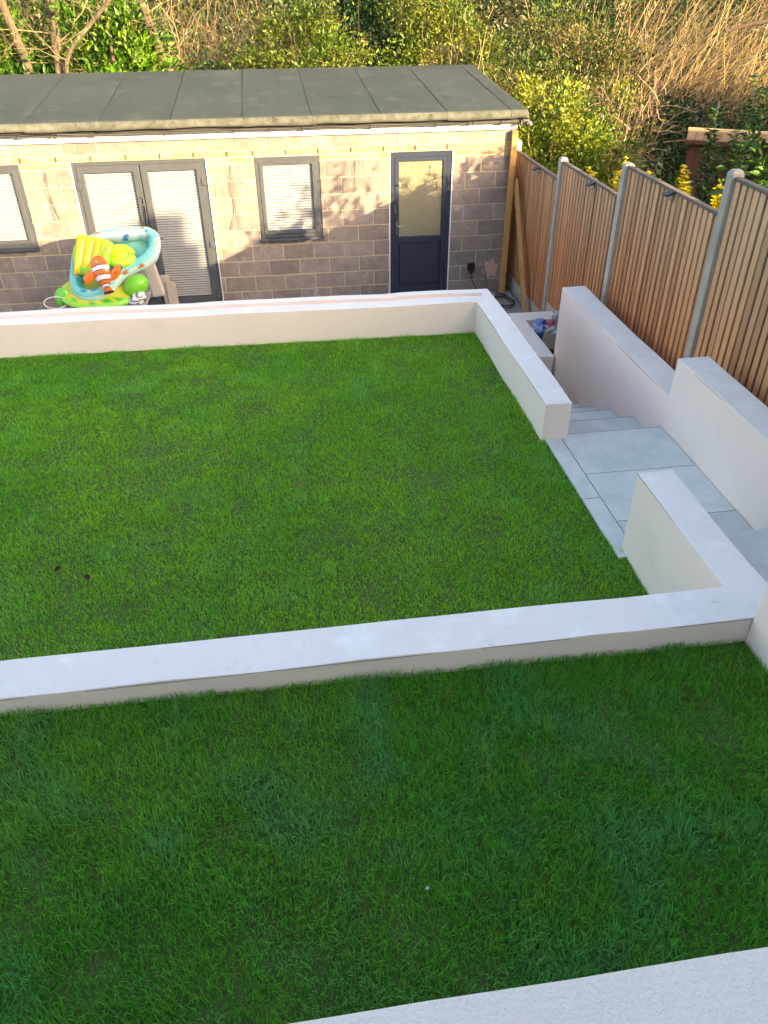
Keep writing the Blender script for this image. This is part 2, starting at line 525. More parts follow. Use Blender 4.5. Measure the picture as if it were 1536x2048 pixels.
def soil_bed(name, x0, x1, y0, y1, zfun, zb, label):
    bm = bmesh.new()
    vs = [bm.verts.new((x, y, z)) for x, y, z in ((x0, y0, zfun(x0)), (x1, y0, zfun(x1)), (x1, y1, zfun(x1)), (x0, y1, zfun(x0)), (x0, y0, zb), (x1, y0, zb), (x1, y1, zb), (x0, y1, zb))]
    for f in ((0, 1, 2, 3), (4, 7, 6, 5), (0, 4, 5, 1), (1, 5, 6, 2), (2, 6, 7, 3), (3, 7, 4, 0)):
        bm.faces.new([vs[i] for i in f])
    o = obj(name, bm_mesh(bm), 'soil')
    return tag(o, label, kind='structure')


low_z = lambda x: 0.695 + 0 * x
up_z = lambda x: 1.165 + (2.76 - x) * 0.0150
soil_bed('lower_lawn_bed', -7.0, 2.742, -8.84, -3.60, low_z, -0.36, 'soil bed of the lower lawn')
soil_bed('upper_lawn_bed', -7.0, 2.765, -10.72, -9.06, up_z, -0.36, 'soil bed of the upper lawn')
tag(box('house_terrace', -7.0, 4.1, -12.3, -11.15, -0.36, 1.10, 'patio'), 'paved strip beside the house wall', kind='structure')

# ------------------------------------------------------------------ white rendered garden walls
ZT = 1.05
xs = [-7.0, 2.655, 2.775, 2.882]
ys = [-6.168, -3.757, -3.575, -3.475, -3.362]
Hs = [[None, ZT, ZT], [ZT, ZT, ZT], [ZT - 0.12, ZT - 0.12, ZT], [ZT, ZT, ZT]]
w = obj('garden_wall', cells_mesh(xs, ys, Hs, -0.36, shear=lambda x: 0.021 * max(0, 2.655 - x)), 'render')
tag(w, 'white rendered L-shaped wall with a planting trough, between lower lawn and outbuilding', 'wall')
ZF = 1.336
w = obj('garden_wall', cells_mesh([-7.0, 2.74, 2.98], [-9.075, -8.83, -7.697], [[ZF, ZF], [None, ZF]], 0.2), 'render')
tag(w, 'white rendered low wall dividing the two lawns, its stub beside the path', 'wall')
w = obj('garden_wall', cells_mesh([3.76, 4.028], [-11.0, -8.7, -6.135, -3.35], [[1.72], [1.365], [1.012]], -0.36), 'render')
tag(w, 'white rendered wall stepping down beside the timber fence', 'wall')
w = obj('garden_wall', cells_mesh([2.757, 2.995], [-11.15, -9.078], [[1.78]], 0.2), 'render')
tag(w, 'tall white rendered wall at the right edge of the upper lawn', 'wall')
w = obj('garden_wall', cells_mesh([-7.0, 2.754], [-11.14, -10.655], [[1.55]], 0.2), 'stucco')
tag(w, 'rough white stucco wall in the bottom foreground', 'wall')
for wl, x0_, x1_, y0_, y1_, z0_, z1_ in (('white rendered low', -7.0, 2.755, -9.0772, -9.0745, 1.3255, 1.3295), ('white rendered low', 2.7380, 2.7405, -8.82, -7.70, 1.3255, 1.3295),
                                         ('white rendered L', 2.6530, 2.6555, -6.165, -3.77, 1.0405, 1.0440), ('white rendered wall stepping', 3.7580, 3.7605, -8.69, -6.14, 1.3545, 1.3580), ('white rendered wall stepping', 3.7580, 3.7605, -6.13, -3.36, 1.0020, 1.0055)):
    wo = [o for o in bpy.data.objects if o.get('label', '').startswith(wl)][0]
    box('edge_bead', x0_, x1_, y0_, y1_, z0_, z1_, 'bead', wo)
# planter box at the foot of the steps
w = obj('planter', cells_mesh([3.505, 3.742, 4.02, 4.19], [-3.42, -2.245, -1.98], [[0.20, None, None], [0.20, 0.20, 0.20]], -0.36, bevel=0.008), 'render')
tag(w, 'low white rendered planter holding rubbish at the end of the stepped wall', 'planter')
tag(box('planter_soil', 3.742, 4.19, -3.345, -2.245, -0.36, -0.02, 'soil'), 'dark soil inside the low white planter', kind='structure')

# ------------------------------------------------------------------ tiled path and steps
tag(box('path', 2.69, 3.758, -7.80, -6.135, -0.3, 0.706, 'grout'), 'pale blue-grey tiled path between lawn and stepped wall', kind='structure')
path = bpy.data.objects['path']
for x0, x1, y0, y1 in ((2.684, 2.824, -7.082, -6.172), (2.684, 2.824, -7.80, -7.090), (2.832, 3.752, -6.752, -6.12), (2.832, 3.752, -7.392, -6.760), (2.832, 3.752, -7.80, -7.400)):
    box('tile', x0, x1, y0, y1, 0.700, 0.720 + random.uniform(0, 0.0012), 'tile', path, bevel=0.002)
box('nosing', 2.89, 3.752, -6.1195, -6.114, 0.69, 0.719, 'grout', path)
st = tag(box('steps', 2.89, 3.757, -6.115, -5.62, -0.3, 0.524, 'grout'), 'tiled steps going down from the path towards the outbuilding', kind='structure')
for k, (ya, yb, z) in enumerate(((-6.11, -5.60, 0.545), (-5.62, -5.127, 0.37), (-5.15, -4.715, 0.195), (-4.74, -4.30, 0.02))):
    box('tile', 2.886, 3.756, ya, yb, z - 0.02, z, 'tile', st, bevel=0.002)
    box('nosing', 2.887, 3.755, yb + 0.0005, yb + 0.006, z - 0.021, z - 0.001, 'grout', st)
    if k:
        box('riser', 2.889, 3.755, ya, yb - 0.012, -0.3, z - 0.0205, 'grout', st)
st = tag(box('upper_steps', 2.99, 3.757, -8.17, -7.87, 0.3, 0.878, 'grout'), 'tiled steps going up from the path beside the stub wall', kind='structure')
for k, (ya, yb, z) in enumerate(((-8.19, -7.855, 0.90), (-8.59, -8.166, 1.07), (-11.0, -8.57, 1.24))):
    box('tile', 2.985, 3.757, ya, yb, z - 0.02, z, 'tile', st, bevel=0.002)
    if k:
        box('riser', 2.99, 3.755, ya, yb - 0.012, 0.3, z - 0.0205, 'grout', st)

# ------------------------------------------------------------------ outbuilding
ob = thing('outbuilding', 'single-storey blockwork outbuilding with a grey felt roof and grey windows', 'outbuilding', (0.0, 1.5, -0.22))
XL, XR = -4.6, 4.085
OPEN = [(-3.68, -2.758, 0.765, 1.878), (-2.092, -0.288, -0.22, 1.882), (0.362, 1.268, 0.745, 1.868), (2.262, 3.178, -0.22, 1.874)]
# mortar wall with openings, made of cells
xs = sorted({-7.0, XR - 0.004} | {v for o in OPEN for v in o[:2]})
zs = sorted({-0.36, 2.30} | {v for o in OPEN for v in o[2:]})
bm = bmesh.new()
for i in range(len(xs) - 1):
    for k in range(len(zs) - 1):
        cx, cz = (xs[i] + xs[i + 1]) / 2, (zs[k] + zs[k + 1]) / 2
        if any(o[0] < cx < o[1] and o[2] < cz < o[3] for o in OPEN):
            continue
        add_box(bm, xs[i], xs[i + 1], 0.007, 0.10, zs[k], zs[k + 1])
add_box(bm, XR - 0.12, XR - 0.004, 0.10, 2.9, -0.36, 2.30)
add_box(bm, -7.0, XR - 0.12, 2.8, 2.9, -0.36, 2.40)
bmesh.ops.remove_doubles(bm, verts=bm.verts, dist=1e-5)
seen = {}
for f in list(bm.faces):
    c = f.calc_center_median(); key = (round(c.x, 4), round(c.y, 4), round(c.z, 4))
    if key in seen:
        bm.faces.remove(f)
        if seen[key].is_valid: bm.faces.remove(seen[key])
    else:
        seen[key] = f
wall = obj('facade_wall', bm_mesh(bm), 'mortar', ob)
box('inner_lining', -6.9, XR - 0.13, 0.75, 0.78, -0.3, 2.2, 'dark_room', ob)


def lay(name, z0, z1, pitch, phase, mat, mid_h=0.0145, xa=XL, xb=XR, cut=None):
    k0 = math.floor((xa - phase) / pitch)
    x = phase + k0 * pitch
    while x < xb:
        segs = [(max(x, xa) + mid_h / 2, min(x + pitch, xb) - mid_h / 2, z0 + mid_h / 2, z1 - mid_h / 2)]
        for o in OPEN:
            new = []
            for a, b, c, d in segs:
                if o[1] <= a or o[0] >= b or o[3] <= c or o[2] >= d:
                    new.append((a, b, c, d)); continue
                if a < o[0]: new.append((a, o[0] - 0.003, c, d))
                if b > o[1]: new.append((o[1] + 0.003, b, c, d))
                ia, ib = max(a, o[0]), min(b, o[1])
                if c < o[2] - 0.03: new.append((ia, ib, c, o[2] - 0.004))
                if d > o[3] + 0.03: new.append((ia, ib, o[3] + 0.004, d))
            segs = new
        for a, b, c, d in segs:
            if b - a > 0.02 and d - c > 0.012:
                dy = random.uniform(-0.0018, 0.0018)
                j = lambda: random.uniform(-0.0018, 0.0018)
                box(name, a + j(), b + j(), dy, 0.06, c + j(), d + j(), mat, wall, bevel=0.004)
        x += pitch


for r in range(-1, 8):
    z0 = r * 0.225
    odd = (r % 2 == 0)
    ph = 0.225 if odd else 0.0
    lay('block', z0, z0 + 0.225, 0.45, ph + 0.214, 'block', xb=-2.0)
    lay('block', z0, z0 + 0.225, 0.45, ph, 'block', xa=-1.2)
lay('brick', 1.802, 1.883, 0.2285, 0.03, 'brick')
lay('brick', 1.883, 1.962, 0.2285, 0.14, 'brick')
lay('block', 1.962, 2.135, 0.45, 0.11, 'block')
for x in (-3.16, -2.71, -2.25, -1.80, -1.34, -0.89, -0.44, 0.01, 0.36, 0.81, 1.26, 1.72, 2.18, 2.63, 3.09):
    box('weep_vent', x - 0.006, x + 0.006, -0.012, 0.03, 1.894, 1.960, 'vent', ob)


def blind(parent, x0, x1, z0, z1, y):
    bm = bmesh.new()
    n = max(3, round((z1 - z0) / 0.0355)); h = (z1 - z0) / n
    for i in range(n):
        za = z0 + i * h
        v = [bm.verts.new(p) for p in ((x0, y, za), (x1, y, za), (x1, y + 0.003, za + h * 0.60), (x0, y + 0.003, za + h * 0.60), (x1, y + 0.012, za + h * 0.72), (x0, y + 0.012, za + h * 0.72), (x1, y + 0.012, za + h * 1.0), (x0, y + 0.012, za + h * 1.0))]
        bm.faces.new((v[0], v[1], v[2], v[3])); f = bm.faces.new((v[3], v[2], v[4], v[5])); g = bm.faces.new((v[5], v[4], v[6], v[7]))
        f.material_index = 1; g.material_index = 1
    me = bm_mesh(bm)
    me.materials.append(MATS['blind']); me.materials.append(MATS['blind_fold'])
    return obj('blind', me, None, parent)


def ring(name, x0, x1, z0, z1, t, y0, y1, mat, parent, bevel=0.006, tb=None, tt=None):
    """mitred rectangular frame"""
    tb = t if tb is None else tb; tt = t if tt is None else tt
    bm = bmesh.new()
    o = [(x0, z0), (x1, z0), (x1, z1), (x0, z1)]
    i = [(x0 + t, z0 + tb), (x1 - t, z0 + tb), (x1 - t, z1 - tt), (x0 + t, z1 - tt)]
    b = bevel
    i2 = [(x0 + t + b, z0 + tb + b), (x1 - t - b, z0 + tb + b), (x1 - t - b, z1 - tt - b), (x0 + t + b, z1 - tt - b)]
    o2 = [(x0 + b, z0 + b), (x1 - b, z0 + b), (x1 - b, z1 - b), (x0 + b, z1 - b)]
    rows = [[(p[0], y1, p[1]) for p in o], [(p[0], y0 + b, p[1]) for p in o], [(p[0], y0, p[1]) for p in o2], [(p[0], y0, p[1]) for p in i],
            [(p[0], y0 + b * 2.2, p[1]) for p in i2], [(p[0], y1, p[1]) for p in i2]]
    vs = [[bm.verts.new(p) for p in r] for r in rows]
    for a in range(len(rows) - 1):
        for k in range(4):
            bm.faces.new((vs[a][k], vs[a][(k + 1) % 4], vs[a + 1][(k + 1) % 4], vs[a + 1][k]))
    return obj(name, bm_mesh(bm), mat, parent)


def lever(parent, x, y, z, sgn, mat='chrome'):
    bm = bmesh.new()
    add_box(bm, x - 0.014, x + 0.014, y - 0.010, y, z - 0.11, z + 0.11)
    bmesh.ops.bevel(bm, geom=list(bm.edges), offset=0.005, segments=2, affect='EDGES')
    pl = obj('handle', bm_mesh(bm), mat, parent)
    obj('lever', tube_mesh([([(x, y - 0.008, z + 0.03), (x, y - 0.05, z + 0.03), (x + sgn * 0.02, y - 0.055, z + 0.03), (x + sgn * 0.115, y - 0.05, z + 0.028)], 0.009)], 8), mat, parent, smooth=True)


def window(x0, x1, z0, z1):
    wn_ = bpy.data.objects.new('window', None); link(wn_, ob)
    wn_.location = (0, 0, 0)
    ring('frame', x0 + 0.004, x1 - 0.004, z0 + 0.02, z1 - 0.004, 0.05, 0.012, 0.075, 'frame_grey', wn_)
    ring('sash', x0 + 0.054, x1 - 0.054, z0 + 0.07, z1 - 0.054, 0.052, 0.004, 0.06, 'frame_grey', wn_, bevel=0.009)
    a, b, c, d = x0 + 0.10, x1 - 0.10, z0 + 0.115, z1 - 0.10
    box('glass_pane', a, b, 0.030, 0.034, c, d, 'glass', wn_)
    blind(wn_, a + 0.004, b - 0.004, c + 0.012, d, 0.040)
    box('backing', a - 0.02, b + 0.02, 0.062, 0.07, c - 0.02, d + 0.02, 'dark_room', wn_)
    box('sill', x0 - 0.012, x1 + 0.012, -0.055, 0.05, z0 - 0.012, z0 + 0.022, 'frame_grey', wn_, bevel=0.006)
    box('trickle_vent', (x0 + x1) / 2 - 0.13, (x0 + x1) / 2 + 0.13, -0.004, 0.012, z1 - 0.086, z1 - 0.066, 'frame_grey', wn_, bevel=0.004)


def empty_part(name, parent):
    o = bpy.data.objects.new(name, None)
    COL.objects.link(o)
    o.parent = parent
    o.matrix_parent_inverse = Matrix.Translation(-parent.location)
    return o


window(*OPEN[2])
window(*OPEN[0])
# french doors
fd = empty_part('french_doors', ob)
x0, x1, z0, z1 = OPEN[1]
ring('frame', x0 + 0.010, x1 - 0.010, z0, z1 - 0.004, 0.045, 0.014, 0.085, 'frame_grey', fd)
xm = -1.192
for (a, b), hx, sg in (((x0 + 0.058, xm - 0.004), xm - 0.05, -1), ((xm + 0.004, x1 - 0.058), xm + 0.055, 1)):
    ring('door_leaf', a, b, z0 + 0.05, z1 - 0.052, 0.088, 0.003, 0.07, 'frame_grey', fd, bevel=0.009, tb=0.125)
    ga, gb, gc, gd = a + 0.096, b - 0.096, z0 + 0.185, z1 - 0.15
    box('glass_pane', ga - 0.006, gb + 0.006, 0.028, 0.032, gc - 0.006, gd + 0.006, 'glass', fd)
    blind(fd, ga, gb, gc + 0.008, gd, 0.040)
    box('backing', ga - 0.02, gb + 0.02, 0.064, 0.07, gc - 0.02, gd + 0.02, 'dark_room', fd)
lever(fd, xm + 0.052, 0.003, 0.82, 1)
box('escutcheon', xm - 0.064, xm - 0.038, -0.008, 0.003, 0.72, 0.94, 'chrome', fd, bevel=0.004)
for xh in (x0 + 0.06, x1 - 0.06):
    for zh in (1.58, 0.72, -0.02):
        box('hinge', xh - 0.035, xh + 0.035, -0.012, 0.004, zh - 0.05, zh + 0.05, 'frame_grey', fd, bevel=0.006)
box('side_trim', x0 - 0.004, x0 + 0.009, -0.003, 0.05, z0, z1 - 0.001, 'white_plastic', fd)
box('side_trim', x1 - 0.009, x1 + 0.004, -0.003, 0.05, z0, z1 - 0.001, 'white_plastic', fd)
# half-glazed door
dr = empty_part('door', ob)
x0, x1, z0, z1 = OPEN[3]
ring('frame', x0 + 0.010, x1 - 0.010, z0, z1 - 0.004, 0.062, 0.012, 0.085, 'door_blue', dr)
ring('door_leaf', x0 + 0.072, x1 - 0.072, z0 + 0.055, z1 - 0.066, 0.060, 0.006, 0.07, 'door_blue', dr, bevel=0.010, tb=0.125)
box('mid_rail', x0 + 0.131, x1 - 0.131, 0.007, 0.06, 0.605, 0.705, 'door_blue', dr, bevel=0.008)
box('glass_pane', x0 + 0.128, x1 - 0.128, 0.026, 0.034, 0.70, z1 - 0.122, 'obscure_glass', dr)
box('lower_panel', x0 + 0.128, x1 - 0.128, 0.028, 0.06, z0 + 0.17, 0.61, 'door_blue', dr)
ring('panel_moulding', x0 + 0.150, x1 - 0.150, z0 + 0.20, 0.592, 0.018, 0.016, 0.05, 'door_blue', dr, bevel=0.006)
box('threshold', x0 + 0.02, x1 - 0.02, -0.03, 0.03, z0 - 0.005, z0 + 0.04, 'door_blue', dr, bevel=0.006)
lever(dr, x0 + 0.105, 0.006, 0.84, 1)
box('lock', x0 + 0.078, x0 + 0.094, -0.002, 0.01, 1.04, 1.15, 'chrome', dr, bevel=0.004)
box('side_trim', x0 - 0.006, x0 + 0.009, -0.003, 0.05, z0, z1 - 0.001, 'white_plastic', dr)
box('side_trim', x1 - 0.009, x1 + 0.006, -0.003, 0.05, z0, z1 - 0.001, 'white_plastic', dr)

def smear(parent, x, y, z, w_, h_, seed, mat='white_plastic'):
    rg_ = np.random.default_rng(seed)
    bm = bmesh.new()
    n_ = 14
    pts = [(x + w_ * math.cos(t_) * rg_.uniform(0.35, 1.0), y, z + h_ * math.sin(t_) * rg_.uniform(0.45, 1.0)) for t_ in np.linspace(0, 2 * math.pi, n_ + 1)[:-1]]
    bm.faces.new([bm.verts.new(p_) for p_ in pts])
    bmesh.ops.solidify(bm, geom=list(bm.faces), thickness=0.001)
    obj('paint_smear', bm_mesh(bm), mat, parent)


for q_, (sx_, sz_, sw_, sh_) in enumerate(((-1.225, 1.36, 0.012, 0.06), (-1.24, 1.20, 0.008, 0.13), (-1.215, 1.22, 0.014, 0.10), (-1.23, 1.05, 0.010, 0.12), (-1.25, 1.40, 0.03, 0.008), (-2.03, 1.56, 0.045, 0.035))):
    smear(fd, sx_, -0.001 if sx_ > -2 else 0.000, sz_, sw_, sh_, 400 + q_)
for q_, (sx_, sz_, sw_, sh_) in enumerate(((2.85, 1.66, 0.012, 0.035), (2.85, 1.58, 0.004, 0.07), (2.93, 1.50, 0.012, 0.02), (2.955, 1.37, 0.008, 0.02), (2.955, 1.40, 0.003, 0.08))):
    smear(dr, sx_, 0.0245, sz_, sw_, sh_, 420 + q_)
smear(dr, 2.36, 0.004, 1.43, 0.018, 0.014, 431)

# fascia, membrane, gutter
box('fascia_board', -7.0, 4.075, -0.036, -0.004, 2.128, 2.30, 'white_plastic', ob, bevel=0.003)
box('membrane', -7.0, 4.070, -0.012, 0.02, 2.116, 2.1275, 'membrane', ob)
gt = empty_part('gutter', ob)
bm = bmesh.new()
R, n = 0.047, 12
prof = [(-0.090 + R * math.cos(t), 2.264 + R * math.sin(t)) for t in [math.pi + math.pi * k / n for k in range(n + 1)]]
prof = prof + [(y * 1.0 + (0.006 if y < -0.090 else -0.006), z + 0.0) for y, z in reversed(prof)]
prof = prof[:n + 1] + [(-0.090 + (R - 0.007) * math.cos(t), 2.264 + (R - 0.007) * math.sin(t)) for t in [2 * math.pi - math.pi * k / n for k in range(n + 1)]]
va = [bm.verts.new((-7.0, y, z)) for y, z in prof]; vb = [bm.verts.new((4.20, y, z)) for y, z in prof]
for k in range(len(prof)):
    bm.faces.new((va[k], va[(k + 1) % len(prof)], vb[(k + 1) % len(prof)], vb[k]))
obj('channel', bm_mesh(bm), 'gutter', gt)
for k in range(9):
    xg = 3.82 - k * 0.92
    pts = [(xg, -0.090 + 0.051 * math.cos(t), 2.264 + 0.051 * math.sin(t)) for t in [math.pi * (0.93 + 1.14 * i / 10) for i in range(11)]]
    obj('bracket', tube_mesh([(pts, 0.011)], 6), 'gutter', gt, smooth=True)
    box('bracket_arm', xg - 0.018, xg + 0.018, -0.06, -0.037, 2.185, 2.225, 'gutter', gt, bevel=0.006)
for xg in (3.35, 0.62, -2.2):
    pts = [(xg, -0.090 + 0.052 * math.cos(t), 2.264 + 0.052 * math.sin(t)) for t in [math.pi * (0.98 + 1.04 * i / 10) for i in range(11)]]
    pts2 = [(p[0] + 0.07, p[1], p[2]) for p in pts]
    obj('union', tube_mesh([(pts, 0.009), (pts2, 0.009)], 6), 'gutter', gt, smooth=True)
obj('stop_end', tube_mesh([([(4.19, -0.090, 2.232), (4.215, -0.090, 2.232)], [0.05, 0.05]), ([(4.2, -0.090, 2.215), (4.235, -0.09, 2.21), (4.255, -0.085, 2.18)], [0.03, 0.032, 0.03])], 10), 'gutter', gt)
obj('loose_wire', tube_mesh([([(x, -0.215 - 0.012 * math.sin(x * 3), 2.262 + 0.007 * math.sin(x * 2.1) + 0.004 * math.sin(x * 5)) for x in np.linspace(-4.5, 3.3, 40)], 0.005)], 5), 'rubber', gt)

# felt roof: one sheet per roll, each lapping the next
def roof_z(y):
    return 2.395 + (y + 0.22) * 0.0745


roof = box('roof', -7.0, 4.115, -0.17, 3.03, 2.27, 2.335, 'dark_room', ob)
laps = [-5.25, -4.34, -3.43, -2.502, -1.568, -0.656, 0.275, 1.188, 2.117, 3.029, 3.92, 4.145]
for k in range(len(laps) - 1):
    a, b = laps[k], laps[k + 1] + (0.06 if k < len(laps) - 2 else 0.0)
    n = 13
    ysr = np.linspace(3.06, -0.13, n)
    lift0, lift1 = 0.0035, 0.0
    last = (k == len(laps) - 2)
    bm = bmesh.new()
    rows = []
    nx = 7
    for y in ysr:
        rows.append([(a + (b - a) * i / (nx - 1), y, roof_z(y) + lift0 * (1 - i / (nx - 1)) + 0.0012 * math.sin(2.1 * y + 5.3 * k + i * 0.8)) for i in range(nx)])
    for y, dz in ((-0.185, -0.008), (-0.215, -0.03), (-0.228, -0.065), (-0.230, -0.105 - 0.006 * math.sin(k * 2.3))):
        rows.append([(a + (b - a) * i / (nx - 1), y - 0.004 * (1 - i / (nx - 1)), roof_z(-0.16) + dz + (0.005 * math.sin(i * 1.1 + k) if dz < -0.09 else 0)) for i in range(nx)])
    rows.append([(p[0], p[1] + 0.012, p[2]) for p in rows[-1]])
    rows = [[(x, y, z) for x, y, z in r] for r in rows]
    if last:   # the verge turns down over the end wall
        rows = [r + [(r[-1][0] + 0.020, r[-1][1], r[-1][2] - 0.014), (r[-1][0] + 0.024, r[-1][1], r[-1][2] - 0.045), (r[-1][0] + 0.024, r[-1][1], min(r[-1][2] - 0.10, r[-1][2]))] for r in rows]
    grid = [[bm.verts.new(p) for p in r] for r in rows]
    for i in range(len(grid) - 1):
        for j in range(len(grid[0]) - 1):
            f = bm.faces.new((grid[i][j], grid[i + 1][j], grid[i + 1][j + 1], grid[i][j + 1]))
            f.smooth = True
            f.material_index = 1 if i >= n else 0
    # lap edge: the thickness of the sheet
    upper = [bm.verts.new(v[0].co) for v in grid]
    lower = [bm.verts.new((v[0].co.x - 0.001, v[0].co.y, v[0].co.z - 0.007)) for v in grid]
    for i in range(len(grid) - 1):
        bm.faces.new((upper[i + 1], upper[i], lower[i], lower[i + 1]))
    me = bm_mesh(bm)
    me.materials.append(MATS['felt']); me.materials.append(MATS['felt_edge'])
    obj('felt_sheet', me, None, roof)
    if k:
        bm = bmesh.new()
        ys_b = [3.05, 2.2, 1.4, 0.6, -0.1, -0.18]
        A_ = [bm.verts.new((a - 0.004 + 0.006 * math.sin(7 * y + k), y, roof_z(y) + 0.0052)) for y in ys_b]
        B_ = [bm.verts.new((a + 0.002 + 0.006 * math.sin(7 * y + k), y, roof_z(y) + 0.0056)) for y in ys_b]
        for i in range(len(ys_b) - 1):
            bm.faces.new((A_[i], A_[i + 1], B_[i + 1], B_[i]))
        obj('lap_seam', bm_mesh(bm), 'bitumen', roof)
box('verge_board', 4.088, 4.118, -0.16, 3.0, 2.20, 2.345, 'gutter', ob)

# cables, socket, plaster patch
def loop_cable(pts, r=0.003):
    P = np.array(pts, float)
    t = np.linspace(0, len(P) - 1, len(P) * 5)
    Q = np.stack([np.interp(t, np.arange(len(P)), P[:, i]) for i in range(3)], 1)
    for _ in range(3):
        Q[1:-1] = (Q[:-2] + 2 * Q[1:-1] + Q[2:]) / 4
    return (Q, r)


for pts in ([[(-2.43, 0, 1.77), (-2.47, -.03, 1.62), (-2.46, -.03, 1.45), (-2.43, -.03, 1.25), (-2.43, -.03, 1.16)], [(-2.425, 0, 1.77), (-2.43, -.03, 1.6), (-2.41, -.03, 1.4), (-2.38, -.03, 1.2), (-2.37, -.03, 1.18)], [(-2.43, -.03, 1.45), (-2.40, -.03, 1.27), (-2.36, -.03, 1.17)]],
            [[(.034, 0, 1.785), (.0, -.03, 1.65), (.01, -.03, 1.4), (.04, -.03, 1.15), (-.02, -.03, 1.0), (-.07, -.03, .9)], [(.034, 0, 1.785), (.05, -.03, 1.6), (.06, -.03, 1.35), (.06, -.03, 1.15), (.09, -.03, 1.0), (.09, -.03, .9)], [(.034, 0, 1.785), (.02, -.03, 1.6), (.04, -.03, 1.3), (.04, -.03, 1.15), (-.01, -.03, 1.02), (-.05, -.03, .9)]],
            [[(1.77, 0, 1.79), (1.745, -.03, 1.7), (1.76, -.03, 1.55), (1.77, -.03, 1.43), (1.70, -.03, 1.33), (1.60, -.03, 1.21)], [(1.77, 0, 1.79), (1.79, -.03, 1.68), (1.78, -.03, 1.5), (1.79, -.03, 1.4)]],
            [[(3.62, 0, 1.83), (3.58, -.02, 1.75), (3.57, -.02, 1.62), (3.56, -.015, 1.55)]]):
    obj('cable', tube_mesh([loop_cable(c) for c in pts], 5), 'cable', ob, smooth=True)
sk = box('socket', 3.475, 3.585, -0.055, 0.0, 0.16, 0.27, 'black_plastic', ob, bevel=0.012, seg=2)
box('plug', 3.50, 3.56, -0.10, -0.05, 0.13, 0.19, 'black_plastic', sk, bevel=0.01, seg=2)
obj('lead', tube_mesh([loop_cable([(3.53, -.08, .14), (3.54, -.09, .02), (3.60, -.1, -.08), (3.68, -.14, -.19), (3.75, -.3, -.21)], 0.007)], 6), 'rubber', sk)
bm = bmesh.new()
cpt = [(3.845 + r * math.cos(t), 0.155 + r * 1.15 * math.sin(t)) for k, t in enumerate(np.linspace(0, 2 * math.pi, 15)[:-1]) for r in [0.115 + 0.03 * math.sin(k * 2.7)]]
vs = [bm.verts.new((x, -0.008, z)) for x, z in cpt]; f = bm.faces.new(vs)
bb = [bm.verts.new((3.845 + (x - 3.845) * 1.12, 0.004, 0.155 + (z - 0.155) * 1.12)) for x, z in cpt]
for k in range(len(vs)):
    bm.faces.new((vs[k], bb[k], bb[(k + 1) % len(bb)], vs[(k + 1) % len(vs)]))
obj('plaster_patch', bm_mesh(bm), 'pink_plaster', ob)
obj('tail_cable', tube_mesh([loop_cable([(3.74, -.01, .21), (3.76, -.02, .1), (3.79, -.03, 0.0), (3.79, -.03, -.12)], 0.004)], 5), 'rubber', ob)

# ------------------------------------------------------------------ timbers at the corner
t = box('timber_post', 4.00, 4.085, -0.085, -0.014, -0.22, 2.112, 'new_timber', bevel=0.004)
tag(t, 'upright new timber post fixed at the right corner of the outbuilding', 'timber post')
a = Vector((4.115, -0.06, 1.46)); b = Vector((4.13, -1.03, -0.2))
d = (b - a); M = Matrix.Translation(a) @ d.to_track_quat('Z', 'Y').to_matrix().to_4x4()
t = box('timber_brace', -0.02, 0.02, -0.05, 0.05, 0.0, d.length, 'new_timber', bevel=0.003, M=M)
tag(t, 'diagonal new timber brace leaning against the fence by the outbuilding', 'timber brace')

# ------------------------------------------------------------------ fence
FX = 4.25
fence = thing('fence', 'stepped closeboard timber fence with concrete posts along the right side', 'fence', (FX, -3.5, 0.0))
post_y = [0.44, -1.575, -3.49, -5.505, -7.50, -9.50]
tops = [1.775, 2.005, 2.325, 2.63, 2.93]
ptop = [1.91, 2.045, 2.345, 2.68, 2.97, 3.2]
for y, zt in zip(post_y, ptop):
    bm = bmesh.new()
    add_box(bm, FX - 0.052, FX + 0.05, y - 0.046, y + 0.046, -0.5, zt - 0.03)
    for v in bm.verts:
        pass
    top = [f for f in bm.faces if all(v.co.z > zt - 0.04 for v in f.verts)][0]
    r = bmesh.ops.extrude_face_region(bm, geom=[top])
    for v in r['geom']:
        if isinstance(v, bmesh.types.BMVert):
            v.co.z += 0.026; v.co.x = FX + (v.co.x - FX) * 0.7; v.co.y = y + (v.co.y - y) * 0.7
    bm.faces.remove(top) if top.is_valid else None
    bmesh.ops.bevel(bm, geom=[e for e in bm.edges], offset=0.003, segments=1, affect='EDGES')
    obj('post', bm_mesh(bm), 'concrete', fence)
SW, PITCH = 0.078, 0.0925
slat_meshes = []
for k in range(5):
    bm = bmesh.new()
    tw = [random.uniform(-0.003, 0.003) for _ in range(4)]
    add_box(bm, -0.009, 0.009, -SW / 2, SW / 2, 0, 1.0)
    for v in bm.verts:
        v.co.x += (0.004 if v.co.y > 0 else -0.003)
        v.co.y += tw[k % 4] * (1 if v.co.z > 0.5 else -1)
    bmesh.ops.bevel(bm, geom=[e for e in bm.edges if abs((e.verts[0].co - e.verts[1].co).z) > 0.5], offset=0.003, segments=1, affect='EDGES')
    slat_meshes.append(bm_mesh(bm))
